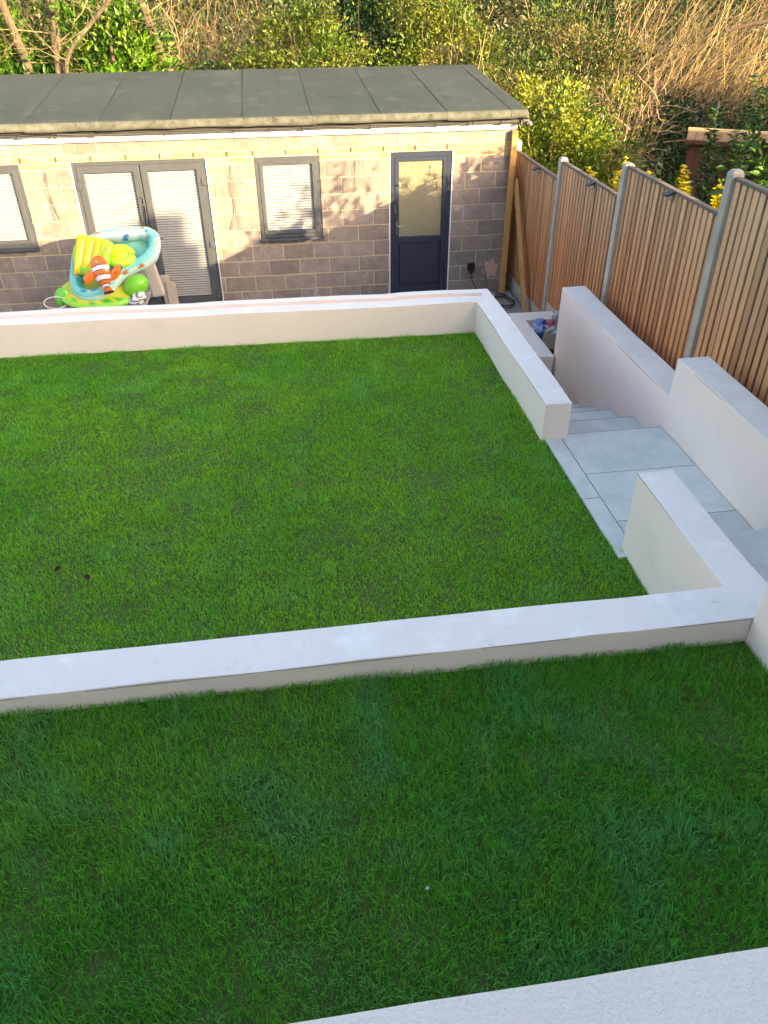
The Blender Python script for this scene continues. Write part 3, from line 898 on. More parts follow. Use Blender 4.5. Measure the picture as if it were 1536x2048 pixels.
for k in range(5):
    ya, yb = post_y[k] - 0.047, post_y[k + 1] + 0.047
    zt = tops[k]; zb_ = zt - 1.80
    pn = empty_part('panel', fence)
    cap = box('cap_rail', FX - 0.032, FX + 0.026, yb, ya, zt - 0.028, zt, 'fence_cap', pn, bevel=0.003)
    box('gravel_board', FX - 0.022, FX + 0.022, yb, ya, zb_ - 0.30, zb_ - 0.004, 'concrete', pn, bevel=0.004)
    box('back_boards', FX - 0.002, FX + 0.012, yb, ya, zb_, zt - 0.030, 'slat_back', pn)
    n = int((ya - yb) / PITCH)
    pit = (ya - yb) / n
    matn = 'slat' if k < 3 else 'slat_grey'
    for i in range(n):
        me = slat_meshes[random.randrange(5)]
        key = matn + me.name
        if key not in MATS:
            m2 = me.copy(); m2.materials.append(MATS[matn]); MATS[key] = m2
        s = bpy.data.objects.new('slat', MATS[key])
        s.location = (FX - 0.014 + random.uniform(-0.002, 0.002), ya - (i + 0.5) * pit + random.uniform(-0.003, 0.003), zb_ + 0.002)
        s.scale = (1, random.uniform(0.94, 1.06), zt - 0.032 - zb_)
        COL.objects.link(s); s.parent = pn
for k, (y, z, lab) in enumerate(((-0.73, 1.775, 'small black solar light on the fence panel nearest the outbuilding'), (-2.72, 2.005, 'small black solar light on the second fence panel from the outbuilding'), (-4.60, 2.325, 'small black solar light on the third fence panel from the outbuilding'))):
    fl = thing('fence_light', lab, 'light', (FX - 0.03, y, z - 0.09), 'solar lights along the fence')
    bm = bmesh.new()
    v = [bm.verts.new(p) for p in ((FX - 0.034, y - 0.045, z - 0.006), (FX - 0.034, y + 0.045, z - 0.006), (FX - 0.115, y + 0.045, z - 0.040), (FX - 0.115, y - 0.045, z - 0.040),
                                   (FX - 0.034, y - 0.045, z - 0.022), (FX - 0.034, y + 0.045, z - 0.022), (FX - 0.110, y + 0.045, z - 0.052), (FX - 0.110, y - 0.045, z - 0.052))]
    for f in ((0, 1, 2, 3), (7, 6, 5, 4), (0, 3, 7, 4), (1, 5, 6, 2), (2, 6, 7, 3), (0, 4, 5, 1)):
        bm.faces.new([v[i] for i in f])
    obj('hood', bm_mesh(bm), 'black_plastic', fl)
    box('body', FX - 0.075, FX - 0.034, y - 0.036, y + 0.036, z - 0.085, z - 0.038, 'concrete', fl, bevel=0.008)

# ------------------------------------------------------------------ rubbish in the planter, hose
def crumple(name, c, r, mat, seed, label, cat, sx=1, sy=1, sz=1):
    rg = np.random.default_rng(seed)
    bm = bmesh.new()
    bmesh.ops.create_icosphere(bm, subdivisions=3, radius=1.0)
    dirs = rand_dirs(14, rg)
    for v in bm.verts:
        n = np.array(v.co)
        k = 1 - 0.28 * np.max(np.clip(dirs @ n - 0.75, 0, 1)) * 4 + 0.10 * rg.normal()
        v.co = Vector((c[0] + n[0] * r * k * sx, c[1] + n[1] * r * k * sy, c[2] + n[2] * r * k * sz))
    return tag(obj(name, bm_mesh(bm), mat), label, cat)


crumple('plastic_bag', (3.86, -2.48, 0.13), 0.125, 'blue_bag', 3, 'crumpled blue and white plastic bag in the planter', 'bag', 1.0, 1.1, 0.95)
crumple('plastic_bag', (3.90, -2.33, 0.17), 0.085, 'blue_bag', 5, 'small dark blue plastic bag behind the larger one in the planter', 'bag', 1.2, 0.8, 0.8)
crumple('plastic_wrapper', (4.01, -2.46, 0.20), 0.07, 'red_wrap', 8, 'red crumpled wrapper in the planter', 'wrapper', 0.8, 1, 1)
crumple('plastic_sheet', (3.99, -2.52, 0.12), 0.125, 'clear_wrap', 9, 'clear crumpled plastic sheet under the red wrapper', 'plastic', 1.0, 1.1, 0.8)
crumple('plastic_sheet', (4.11, -2.44, 0.24), 0.115, 'clear_wrap', 12, 'grey crumpled plastic sheet against the fence post', 'plastic', 0.7, 1.0, 1.3)
M = Matrix.Translation((3.94, -2.82, 0.11)) @ Matrix.Rotation(math.radians(-32), 4, 'Z') @ Matrix.Rotation(math.radians(24), 4, 'X')
tag(box('slab_offcut', -0.15, 0.15, -0.13, 0.13, -0.02, 0.02, 'slab', bevel=0.004, M=M), 'brown slab offcut lying on rubbish in the planter', 'slab')
M = Matrix.Translation((3.93, -3.08, 0.04)) @ Matrix.Rotation(math.radians(55), 4, 'Z') @ Matrix.Rotation(math.radians(12), 4, 'Y')
tag(box('board_offcut', -0.18, 0.18, -0.06, 0.06, -0.01, 0.01, 'old_plank', bevel=0.003, M=M), 'pale narrow board offcut at the near end of the planter', 'board')
t = np.linspace(0, 2.3 * 2 * math.pi, 70)
hose = [(3.93 + (0.12 + 0.03 * np.sin(1.3 * s)) * math.cos(s) * (1 + 0.02 * s), -0.55 + (0.26 + 0.04 * np.cos(0.9 * s)) * math.sin(s), -0.20 + 0.012 * s / 3) for s in t]
tag(obj('hose', tube_mesh([(hose, 0.009)], 6), 'rubber', smooth=True), 'black hose coiled on the patio in the corner by the fence', 'hose')

# ------------------------------------------------------------------ toys
def grid_surface(fn, nu, nv, wrap_u=False, wrap_v=False):
    """fn(u,v) -> (point, colour); u,v in 0..1"""
    V, C = [], []
    for i in range(nu):
        for j in range(nv):
            p, c = fn(i / (nu if wrap_u else nu - 1), j / (nv if wrap_v else nv - 1))
            V.append(tuple(p)); C.append(c)
    F = []
    for i in range(nu if wrap_u else nu - 1):
        for j in range(nv if wrap_v else nv - 1):
            a = i * nv + j; b = ((i + 1) % nu) * nv + j; c_ = ((i + 1) % nu) * nv + (j + 1) % nv; d_ = i * nv + (j + 1) % nv
            F += [(a, b, c_), (a, c_, d_)]
    return tri_mesh(V, F, np.array(C))


def sph(u, v):
    th, ph = math.pi * u, 2 * math.pi * v
    return Vector((math.sin(th) * math.cos(ph), math.sin(th) * math.sin(ph), math.cos(th)))


def frame_of(n, up):
    n = Vector(n).normalized(); up = Vector(up)
    u = up.cross(n).normalized(); v = n.cross(u)
    return u, v, n


TEAL, TEAL2, LIME, YEL, GRN = (0.10, 0.52, 0.50), (0.36, 0.70, 0.72), (0.25, 0.62, 0.04), (0.80, 0.70, 0.02), (0.10, 0.52, 0.05)
ORG, WHT, BLK = (0.78, 0.16, 0.015), (0.80, 0.72, 0.72), (0.035, 0.03, 0.06)

# table that carries the pile
tb = thing('folding_table', 'grey folding table under the inflatables, behind the far garden wall', 'table', (-1.7, -1.45, -0.22))
box('table_top', -2.25, -1.15, -1.75, -1.15, 0.44, 0.475, 'tabletop', tb, bevel=0.008)
for lx in (-2.18, -1.22):
    for ly in (-1.69, -1.21):
        obj('leg', tube_mesh([([(lx, ly, -0.22), (lx, ly, 0.44)], 0.014)], 8), 'black_plastic', tb)

# turtle-shaped float
tf = thing('inflatable_turtle', 'flat green and yellow inflatable turtle at the bottom of the toy pile', 'inflatable', (-1.75, -1.5, 0.475))
u_, v_, n_ = frame_of((0.02, -0.42, 0.9), (0, 1, 0.4))
c_ = Vector((-1.735, -1.45, 0.60))
spots = [(0.45, -0.62), (-0.1, -0.78), (-0.55, -0.55), (0.75, -0.2), (0.15, -0.7)]
def body_fn(u, v):
    s = sph(u, v)
    k = Vector((math.copysign(abs(s.x) ** 0.85, s.x), math.copysign(abs(s.y) ** 0.85, s.y), s.z))
    p = c_ + u_ * (k.x * 0.50) + v_ * (k.y * 0.30) + n_ * (k.z * 0.085)
    rr = math.hypot(s.x, s.y)
    col = (0.55, 0.55, 0.03) if (s.z > 0 and rr < 0.80) else LIME
    if any(math.hypot(s.x - a, (s.y - b)) < 0.10 for a, b in spots): col = (0.03, 0.40, 0.03)
    return p, col
obj('body', grid_surface(body_fn, 22, 44, wrap_v=True), 'vinyl', tf, smooth=True)
def blob(c, u, v, n, a, b, d, col, fn=None):
    def f(p, q):
        s = sph(p, q)
        return c + u * (s.x * a) + v * (s.y * b) + n * (s.z * d), (fn(s) if fn else col)
    return grid_surface(f, 16, 28, wrap_v=True)
obj('head', blob(Vector((-1.262, -1.52, 0.675)), Vector((0.85, 0, 0.5)).normalized(), Vector((0, 1, 0)), Vector((-0.5, 0, 0.85)).normalized(), 0.175, 0.13, 0.13, GRN, lambda s: (0.16, 0.56, 0.03)), 'vinyl', tf, smooth=True)
obj('flipper', blob(Vector((-2.20, -1.52, 0.585)), Vector((0.8, -0.1, -0.45)).normalized(), Vector((0.45, 0.1, 0.85)).normalized(), Vector((0, 1, 0)), 0.095, 0.12, 0.05, LIME, lambda s: (0.13, 0.52, 0.06)), 'vinyl', tf, smooth=True)

# paddling pool leaning back on the pile
pp = thing('paddling_pool', 'tilted teal and white inflatable baby paddling pool on the toy pile', 'paddling pool', (-1.52, -1.2, 0.6))
u_, v_, n_ = frame_of((-0.10, -0.60, 0.80), (0.0, 0.75, 0.6))
u_ = (u_ + v_ * 0.10).normalized(); v_ = n_.cross(u_)
pc = Vector((-1.50, -1.25, 0.905))
def se(t, a, b, e=2.7):
    c, s = math.cos(t), math.sin(t)
    return math.copysign(abs(c) ** (2 / e), c) * a, math.copysign(abs(s) ** (2 / e), s) * b
rgp = np.random.default_rng(4)
marks = [(rgp.random(), rgp.random() * 0.45 + 0.05, rgp.choice(3)) for _ in range(30)]
outline = np.array([(-0.48, -0.37), (-0.53, -0.10), (-0.42, 0.27), (-0.18, 0.41), (0.15, 0.40), (0.40, 0.36), (0.52, 0.24), (0.48, 0.04), (0.33, -0.08), (0.05, -0.18), (-0.24, -0.42)])
def loop_at(u):
    n_ = len(outline); f = u * n_; i = int(f) % n_; t_ = f - int(f)
    p0, p1, p2, p3 = (outline[(i + k_) % n_] for k_ in (-1, 0, 1, 2))
    return 0.5 * ((2 * p1) + (-p0 + p2) * t_ + (2 * p0 - 5 * p1 + 4 * p2 - p3) * t_ ** 2 + (-p0 + 3 * p1 - 3 * p2 + p3) * t_ ** 3)
def pool_fn(u, v):
    a = 2 * math.pi * v
    p2d = loop_at(u); d2 = loop_at((u + 0.004) % 1.0) - loop_at((u - 0.004) % 1.0); d2 = d2 / (np.linalg.norm(d2) + 1e-9)
    nrm2 = np.array([-d2[1], d2[0]])                       # points outwards (the loop runs clockwise)
    r_ = 0.082 * (1 + 0.06 * math.sin(40 * u) + 0.03 * math.sin(97 * u))
    q2 = p2d + nrm2 * (r_ * math.cos(a))
    p = pc + u_ * q2[0] + v_ * q2[1] + n_ * (r_ * 1.25 * math.sin(a))
    inner = math.cos(a) < -0.2
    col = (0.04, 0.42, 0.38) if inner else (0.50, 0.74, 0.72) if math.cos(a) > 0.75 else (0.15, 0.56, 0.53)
    if p2d[1] > 0.3 and inner: col = (0.60, 0.78, 0.78)  # far inner wall whitened, the light falling there put into the colour
    for mu, mv, mk in marks:
        du = min(abs(u - mu), 1 - abs(u - mu)) * 22; dv = abs(v - mv) * 7
        if du * du + dv * dv < 0.09:
            col = [(0.55, 0.12, 0.08), (0.06, 0.20, 0.50), (0.68, 0.45, 0.28)][mk]
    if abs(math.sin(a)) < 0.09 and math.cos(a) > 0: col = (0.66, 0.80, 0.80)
    return p, col
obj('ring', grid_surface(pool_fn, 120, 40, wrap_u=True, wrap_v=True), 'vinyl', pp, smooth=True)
def floor_fn(u, v):
    x, y = (loop_at(v) - np.array([-0.03, 0.03])) * (0.92 * u + 0.002) + np.array([-0.03, 0.03])
    return pc + u_ * x + v_ * y + n_ * (-0.075 - 0.02 * math.cos(9 * u) * math.sin(5 * 6.28 * v) * 0.6), ((0.12, 0.52, 0.44) if math.sin(11 * x + 4 * y) > -0.3 else (0.24, 0.62, 0.48))
obj('base', grid_surface(floor_fn, 10, 48, wrap_v=True), 'vinyl', pp, smooth=True)

# yellow seat float in the pool
ys_ = thing('inflatable_float', 'yellow ribbed inflatable seat with lime green rim, left side of the paddling pool', 'inflatable', (-1.75, -1.35, 0.85))
su, sv, sn = frame_of((-0.28, -0.78, 0.55), (0.22, 0.25, 1.0))
sc_ = Vector((-1.745, -1.37, 1.03))
def seat_fn(u, v):
    x = u * 2 - 1; y = v * 2 - 1
    rib = abs(math.sin(math.pi * 4 * u)) ** 0.6
    edge = max(0.0, 1 - max(abs(x), abs(y)) ** 6)
    h = 0.034 * rib * edge ** 0.5 + 0.035 * edge + 0.07 * (x * x)
    p = sc_ + su * (x * 0.205 * (1.0 + 0.15 * y)) + sv * (y * 0.245 - 0.03 * x * x) + sn * h
    return p, (YEL if y < 0.93 else (0.65, 0.62, 0.05))
obj('backrest', grid_surface(seat_fn, 49, 18), 'vinyl', ys_, smooth=True)
rim = []
for t in np.linspace(-0.4, math.pi + 0.7, 30):
    rim.append(tuple(sc_ + su * (-0.215 * math.cos(t)) + sv * (-0.23 * math.sin(t) + 0.02) + sn * 0.015))
me = tube_mesh([(rim, [0.03] + [0.055] * 28 + [0.03])], 12, cols=[(0.28, 0.68, 0.03)])
obj('rim', me, 'vinyl', ys_, smooth=True)
arm = [tuple(sc_ + su * 0.225 + sv * (0.20 - 0.44 * q) + sn * (0.03 + 0.05 * math.sin(3.1 * q))) for q in np.linspace(0, 1, 12)]
obj('arm', tube_mesh([(arm, [0.035, 0.05, 0.055, 0.055, 0.055, 0.055, 0.055, 0.055, 0.055, 0.055, 0.05, 0.03])], 12, cols=[(0.40, 0.72, 0.05)]), 'vinyl', ys_, smooth=True)
y2 = thing('inflatable_ring', 'small yellow and lime inflatable ring in the middle of the paddling pool', 'inflatable', (-1.41, -1.35, 0.9))
cu, cv, cn = frame_of((0.1, -0.6, 0.75), (0, 0.7, 0.6))
cc = Vector((-1.425, -1.33, 1.005))
rr_ = [tuple(cc + cu * (0.145 * math.cos(t)) + cv * (0.115 * math.sin(t))) for t in np.linspace(0, 2 * math.pi, 29)]
obj('ring', tube_mesh([(rr_, 0.06)], 12, cols=[(0.48, 0.70, 0.05)]), 'vinyl', y2, smooth=True)
obj('cushion', blob(cc + cv * 0.02 + cn * 0.01, cu, cv, cn, 0.115, 0.10, 0.06, YEL), 'vinyl', y2, smooth=True)

# orange and white striped fish float
ff = thing('inflatable_fish', 'orange inflatable fish with white bands hanging over the front of the pool', 'inflatable', (-1.58, -1.74, 0.6))
axis = Vector((0.075, -0.10, -0.40)).normalized()
fu = axis; fn_ = Vector((0.05, -0.92, 0.30)); fn_ = (fn_ - fu * fn_.dot(fu)).normalized(); fw = fu.cross(fn_)
fc = Vector((-1.60, -1.74, 0.905))
def fish_fn(u, v):
    s = 2 * u - 1     # nose -1 .. tail +1
    prof = max(0.0, (1 - ((s + 0.25) / 0.80) ** 2)) ** 0.5 if s < 0.32 else max(0.30, 0.70 - (s - 0.32) * 0.95)
    if s < -0.25: prof = max(0.0, 1 - ((s + 0.25) / 0.75) ** 2) ** 0.5
    if s > 0.68: prof = 0.34 + (s - 0.68) * 1.0
    if u >= 0.999: prof = 0.02
    a = 2 * math.pi * v
    thick = 0.055 * prof if s < 0.5 else 0.055 * prof * max(0.25, 1 - (s - 0.5) * 1.6)
    p = fc + fu * (s * 0.235) + fw * (0.110 * prof * math.cos(a)) + fn_ * (thick * math.sin(a)) + fn_ * (-0.05 * s * s)
    col = ORG
    for b0, wd in ((-0.42, 0.10), (0.08, 0.11), (0.52, 0.06)):
        q_ = abs(s - b0 - 0.10 * math.cos(a) ** 2)
        if q_ < wd: col = WHT
        elif q_ < wd + 0.05: col = BLK
    if s > 0.84: col = BLK
    if abs(s + 0.72) < 0.06 and abs(math.cos(a) - 0.2) < 0.18 and math.sin(a) > 0: col = WHT
    return p, col
obj('body', grid_surface(fish_fn, 70, 32, wrap_v=True), 'vinyl', ff, smooth=True)
for sg, off, ln in ((1, -0.03, 0.10), (-1, 0.04, 0.115)):
    tipdir = (fw * sg + fu * (0.35 if sg > 0 else -0.55)).normalized()
    c0 = fc + fw * (sg * 0.105) + fu * off
    obj('fin', blob(c0 + tipdir * ln * 0.55, tipdir, fu, fn_, ln, 0.062, 0.022, ORG, lambda s: BLK if s.x > 0.80 else ORG), 'vinyl', ff, smooth=True)

# zebra-striped float, cushion, planks
zb = tag(obj('striped_float', blob(Vector((-1.26, -1.62, 0.535)), Vector((0.8, 0, 0.5)).normalized(), Vector((0, 1, 0)), Vector((-0.5, 0, 0.8)).normalized(), 0.13, 0.10, 0.085, WHT, lambda s: (0.03, 0.03, 0.05) if math.sin(9 * s.x + 5 * s.z + 2.2 * math.sin(4 * s.z)) > 0.45 else (0.78, 0.76, 0.78)), 'vinyl', smooth=True), 'black and white striped inflatable below the turtle head', 'inflatable')
M = Matrix.Translation((-1.14, -0.55, 0.45)) @ Matrix.Rotation(math.radians(14), 4, 'X') @ Matrix.Rotation(math.radians(-6), 4, 'Y')
tag(box('cushion', -0.13, 0.05, -0.05, 0.05, -0.28, 0.27, 'cushion', bevel=0.04, seg=3, M=M), 'pale grey cushion leaning on the french doors beside the pool', 'cushion')
for k in range(2):
    M = Matrix.Translation((-1.02 + k * 0.05, -0.34 - 0.035 * k, -0.22)) @ Matrix.Rotation(math.radians(-12 - k), 4, 'X') @ Matrix.Rotation(math.radians(-5 + 2 * k), 4, 'Y')
    tag(box('plank', -0.07, 0.07, -0.012, 0.012, 0.0, 0.62 - 0.09 * k, 'old_plank', bevel=0.003, M=M), ('taller', 'shorter')[k] + ' weathered plank leaning against the french doors behind the toy pile', 'plank', 'short planks leaning by the french doors')
t = np.linspace(0, 2 * math.pi, 30)
tag(obj('wire_hoop', tube_mesh([([(-2.28 + 0.14 * math.cos(s), -1.60 + 0.03 * math.sin(s), 0.54 + 0.065 * math.sin(s)) for s in t], 0.006)], 5), 'white_plastic', smooth=True), 'thin white wire hoop at the left end of the toy pile', 'hoop')

# ------------------------------------------------------------------ grass
def grass(name, x0, x1, y0, y1, zfun, dens, h, wd, seed, label, skip=None, tint=(1, 1, 1), bend=0.95, patch=0.3):
    rg = np.random.default_rng(seed)
    n = int((x1 - x0) * (y1 - y0) * dens)
    x = rg.uniform(x0, x1, n); y = rg.uniform(y0, y1, n)
    if skip is not None:
        k = ~skip(x, y); x, y = x[k], y[k]; n = len(x)
    big = vnoise(x, y, 0.75, seed + 1); mid = vnoise(x, y, 0.22, seed + 2); fine = vnoise(x, y, 0.065, seed + 3)
    keep = rg.random(n) < (0.62 + 0.38 * np.clip(mid * 1.5 - 0.1, 0, 1))
    x, y, big, mid, fine = (a[keep] for a in (x, y, big, mid, fine)); n = len(x)
    z = zfun(x)
    row = np.floor((y + 0.013 * np.sin(x * 1.7)) / 0.41)
    jy = np.abs((y + 0.013 * np.sin(x * 1.7)) / 0.41 - row - 0.5) * 2          # turf rolls: 1 at a joint
    jx = np.abs(((x + row * 0.77) / 1.65) % 1 - 0.5) * 2
    joint = np.clip((jy - 0.93) / 0.07, 0, 1) * (vnoise(x, y, 0.5, seed + 9) > 0.35) + np.clip((jx - 0.985) / 0.015, 0, 1) * 0.7
    thin = np.clip((vnoise(x, y, 0.42, seed + 11) - 0.70) * 4, 0, 1)
    H = h * (0.40 + 0.95 * rg.random(n) ** 1.3) * (0.62 + 0.55 * mid + 0.30 * fine) * (1 - 0.38 * np.clip(joint, 0, 1)) * (1 - 0.30 * thin)
    H *= 1 + patch * (0.35 * np.clip((vnoise(x, y, 0.085, seed + 13) - 0.72) * 6, 0, 1) - 0.25 * np.clip((vnoise(x, y, 0.17, seed + 15) - 0.66) * 5, 0, 1))
    az = rg.uniform(0, 2 * np.pi, n)
    flow = 2 * np.pi * vnoise(x, y, 0.33, seed + 7) * 2
    lean = np.stack([np.cos(az) + 0.55 * np.cos(flow), np.sin(az) + 0.55 * np.sin(flow)], 1)
    ln = rg.uniform(0.15, 1.0, n) ** 1.2 * bend
    lean = unit(lean) * ln[:, None]
    W = wd * rg.uniform(0.6, 1.25, n)
    sd = np.stack([-lean[:, 1], lean[:, 0]], 1); sd = unit(sd + rg.normal(size=(n, 2)) * 0.3)
    P0 = np.stack([x, y, z - 0.004], 1)
    S = np.concatenate([sd, np.zeros((n, 1))], 1) * (W / 2)[:, None]
    vert = np.sqrt(np.clip(1 - 0.55 * ln ** 2, 0.2, 1))
    P1 = P0 + np.concatenate([lean * (H * 0.30)[:, None], (H * 0.58 * vert)[:, None]], 1)
    P2 = P0 + np.concatenate([lean * (H * 0.95)[:, None], (H * 0.92 * vert * (1 - 0.35 * ln))[:, None]], 1)
    V = np.stack([P0 - S, P0 + S, P1 - S * 0.85, P1 + S * 0.85, P2], 1).reshape(-1, 3)
    F = (np.arange(n)[:, None, None] * 5 + np.array([(0, 1, 3), (0, 3, 2), (2, 3, 4)])[None]).reshape(-1, 3)
    a = np.array([0.140, 0.530, 0.036]); b = np.array([0.390, 0.710, 0.046]); c = np.array([0.225, 0.565, 0.140]); dry = np.array([0.30, 0.24, 0.10])
    k1 = np.clip(0.15 + 0.75 * (big - 0.25) + 0.6 * (rg.random(n) - 0.5), 0, 1)[:, None]
    k2 = np.clip((mid - 0.55) * 1.6 + (rg.random(n) - 0.5) * 0.5, 0, 1)[:, None]
    colr = (a * (1 - k1) + b * k1); colr = colr * (1 - k2 * 0.8) + c * k2 * 0.8
    tuft = np.clip((vnoise(x, y, 0.085, seed + 13) - 0.72) * 6, 0, 1)[:, None] * patch
    colr = colr * (1 - 0.75 * tuft) + np.array([0.44, 0.60, 0.03]) * 0.75 * tuft
    flat = np.clip((vnoise(x, y, 0.17, seed + 15) - 0.66) * 5, 0, 1)[:, None] * patch
    colr = colr * (1 - 0.6 * flat) + np.array([0.26, 0.52, 0.20]) * 0.6 * flat
    colr *= rg.uniform(0.72, 1.30, n)[:, None] * np.asarray(tint)[None]
    dr_ = rg.random(n) < (0.006 + 0.03 * (fine > 0.85) + 0.05 * thin)
    colr[dr_] = dry * rg.uniform(0.5, 1.0, dr_.sum())[:, None]
    C = np.repeat(colr, 5, axis=0)
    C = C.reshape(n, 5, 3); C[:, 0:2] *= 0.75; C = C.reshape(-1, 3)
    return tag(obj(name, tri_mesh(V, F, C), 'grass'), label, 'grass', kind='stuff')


grass('lower_lawn', -3.9, 2.742, -8.835, -3.62, low_z, 14000, 0.042, 0.0038, 21, 'mown green lawn on the lower terrace between the white walls',
      skip=lambda x, y: (y > -3.75 + 0.021 * (2.655 - x)) | ((x > 2.682) & (y < -6.15) & (y > -7.68)) | ((x > 2.655) & (y > -6.16)))
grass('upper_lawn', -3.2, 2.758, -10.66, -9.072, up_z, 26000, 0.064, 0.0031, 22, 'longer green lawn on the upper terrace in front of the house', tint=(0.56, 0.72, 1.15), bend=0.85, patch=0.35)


def litter(p, yaw, L, W, col, label, name='fallen_leaf', cat='leaf'):
    bm = bmesh.new()
    pts = [(-1, 0), (-0.5, 0.42), (0.1, 0.5), (0.6, 0.3), (1, 0), (0.6, -0.3), (0.1, -0.5), (-0.5, -0.42)]
    M = Matrix.Translation(p) @ Matrix.Rotation(yaw, 4, 'Z') @ Matrix.Rotation(0.25, 4, 'X')
    mid_ = [bm.verts.new(M @ Vector((a * L / 2, 0, 0.010 * (1 - a * a)))) for a in (-1, -0.5, 0.1, 0.6, 1)]
    for sg in (1, -1):
        side = [bm.verts.new(M @ Vector((a * L / 2, sg * b * W, 0.014 + 0.008 * a))) for a, b in ((-0.5, 0.42), (0.1, 0.5), (0.6, 0.3))]
        seq = [mid_[0], side[0], side[1], side[2], mid_[4]]
        bm.faces.new((mid_[0], mid_[1], side[0])); bm.faces.new((mid_[1], mid_[2], side[1], side[0])); bm.faces.new((mid_[2], mid_[3], side[2], side[1])); bm.faces.new((mid_[3], mid_[4], side[2]))
    r = bmesh.ops.solidify(bm, geom=list(bm.faces), thickness=0.0015)
    me = bm_mesh(bm)
    nm = 'litter_%02d' % len(MATS)
    pmat(nm, col, tuple(c * 0.7 for c in col), scale=30, rough=0.8)
    return tag(obj(name, me, nm), label, cat)


litter((0.565, -6.607, 0.745), 1.9, 0.085, 0.035, (0.36, 0.26, 0.13), 'pale brown curled leaf in the middle of the lower lawn')
litter((-1.075, -7.40, 0.745), 0.4, 0.05, 0.04, (0.10, 0.016, 0.012), 'dark red fallen leaf at the left edge of the lower lawn')
litter((-0.87, -7.518, 0.745), 2.4, 0.055, 0.045, (0.085, 0.022, 0.03), 'dark purple fallen leaf right of the red one on the lower lawn')
litter((-0.829, -4.869, 0.742), 0.2, 0.10, 0.03, (0.30, 0.24, 0.17), 'grey brown dead leaf on the far left of the lower lawn')
litter((0.891, -10.162, 1.245), 0.7, 0.016, 0.013, (0.75, 0.75, 0.75), 'tiny white scrap on the upper lawn', 'paper_scrap', 'paper')

# ------------------------------------------------------------------ plants behind the garden
def clump_leaves(rg, centre, radii, n, L, ratio, palette, nclump=60, spread=0.16, droop=0.0, shell=0.55, up=0.3):
    cdir = rand_dirs(nclump, rg)
    cr = shell + (1 - shell) * rg.random(nclump) ** 0.6
    lump = 1 + 0.18 * np.sin(cdir[:, 0] * 5 + cdir[:, 2] * 4) + 0.12 * rg.normal(size=nclump)
    cc = np.asarray(centre) + cdir * (cr * lump)[:, None] * np.asarray(radii)
    pal = np.asarray(palette, float)
    ctint = pal[rg.integers(0, len(pal), nclump)] * rg.uniform(0.75, 1.2, nclump)[:, None]
    k = rg.integers(0, nclump, n)
    sp = spread * (0.7 + 0.6 * rg.random(nclump))
    off = rg.normal(size=(n, 3)) * sp[k][:, None] * np.array([1, 1, 0.85])
    pos = cc[k] + off
    out = unit(pos - np.asarray(centre)) * 0.6 + unit(off) * 0.6 + rg.normal(size=(n, 3)) * 0.5
    out[:, 2] += up
    ax = unit(out); ax[:, 2] -= droop; ax = unit(ax)
    nrm = unit(rg.normal(size=(n, 3)) * 0.7 + np.array([0, -0.2, 1.0]))
    Ls = L * rg.uniform(0.5, 1.3, n) * np.where(rg.random(n) < 0.15, 1.45, 1.0)
    col = ctint[k] * rg.uniform(0.55, 1.35, n)[:, None]
    return leaf_arrays(pos, ax, nrm, Ls, Ls * ratio, col), cc


def twig_arrays(rg, centre, base, targets, r0, col, jitter=0.12, n=6):
    k = len(targets)
    t = np.linspace(0, 1, n)[None, :, None]
    B = np.asarray(base)[None, None, :] + rg.normal(size=(k, 1, 3)) * np.array([0.18, 0.18, 0.02])
    T = np.asarray(targets)[:, None, :]
    P = B * (1 - t) + T * t
    P[:, :, 2] += (np.sin(np.pi * t[0, :, 0]) * 0.12)[None, :] * rg.uniform(-0.2, 1.0, (k, 1))
    P[:, 1:] += np.cumsum(rg.normal(size=(k, n - 1, 3)) * jitter / n, axis=1)
    R = r0 * (1 - 0.8 * np.linspace(0, 1, n))[None, :] * rg.uniform(0.6, 1.3, (k, 1))
    C = np.asarray(col)[None] * rg.uniform(0.7, 1.3, (k, 1))
    return stems_mesh(P, R, C)


def shrub(name, label, cat, centre, radii, n, L, ratio, palette, seed, nclump=60, spread=0.16, twigs=40, twig_col=(0.25, 0.19, 0.11), twig_r=0.012, base=None, group=None, sprays=0, spray_col=(0.42, 0.32, 0.17), **kw):
    rg = np.random.default_rng(seed)
    base = base or (centre[0], centre[1], float(ground_z(np.array(centre[0]), np.array(centre[1]))))
    root = thing(name, label, cat, base, group)
    la, cc = clump_leaves(rg, centre, radii, n, L, ratio, palette, nclump, spread, **kw)
    tag(obj('foliage', tri_mesh(*la), 'leaf', root), kind='stuff')
    tg = cc[rg.integers(0, len(cc), twigs)] + rg.normal(size=(twigs, 3)) * 0.12
    parts = [twig_arrays(rg, centre, base, tg, twig_r, twig_col)]
    if sprays:
        i = rg.integers(0, len(cc), sprays)
        b = cc[i] + rg.normal(size=(sprays, 3)) * 0.15
        d = unit(unit(b - np.asarray(centre)) * 0.6 + rg.normal(size=(sprays, 3)) * 0.45 + np.array([0, 0, 0.25]))
        ln = rg.uniform(0.25, 0.8, sprays)
        t = np.linspace(0, 1, 5)
        P = b[:, None, :] + d[:, None, :] * (ln[:, None] * t[None])[..., None]
        P[:, :, 2] -= (t[None] ** 2) * ln[:, None] * 0.25
        P[:, 1:] += np.cumsum(rg.normal(size=(sprays, 4, 3)) * 0.02, axis=1)
        R = 0.0055 * (1 - 0.7 * t)[None] * rg.uniform(0.7, 1.4, (sprays, 1))
        parts.append(stems_mesh(P, R, np.asarray(spray_col)[None] * rg.uniform(0.6, 1.25, (sprays, 1))))
    tag(obj('stems', tri_mesh(*merge(parts)), 'twig', root), kind='stuff')
    return root


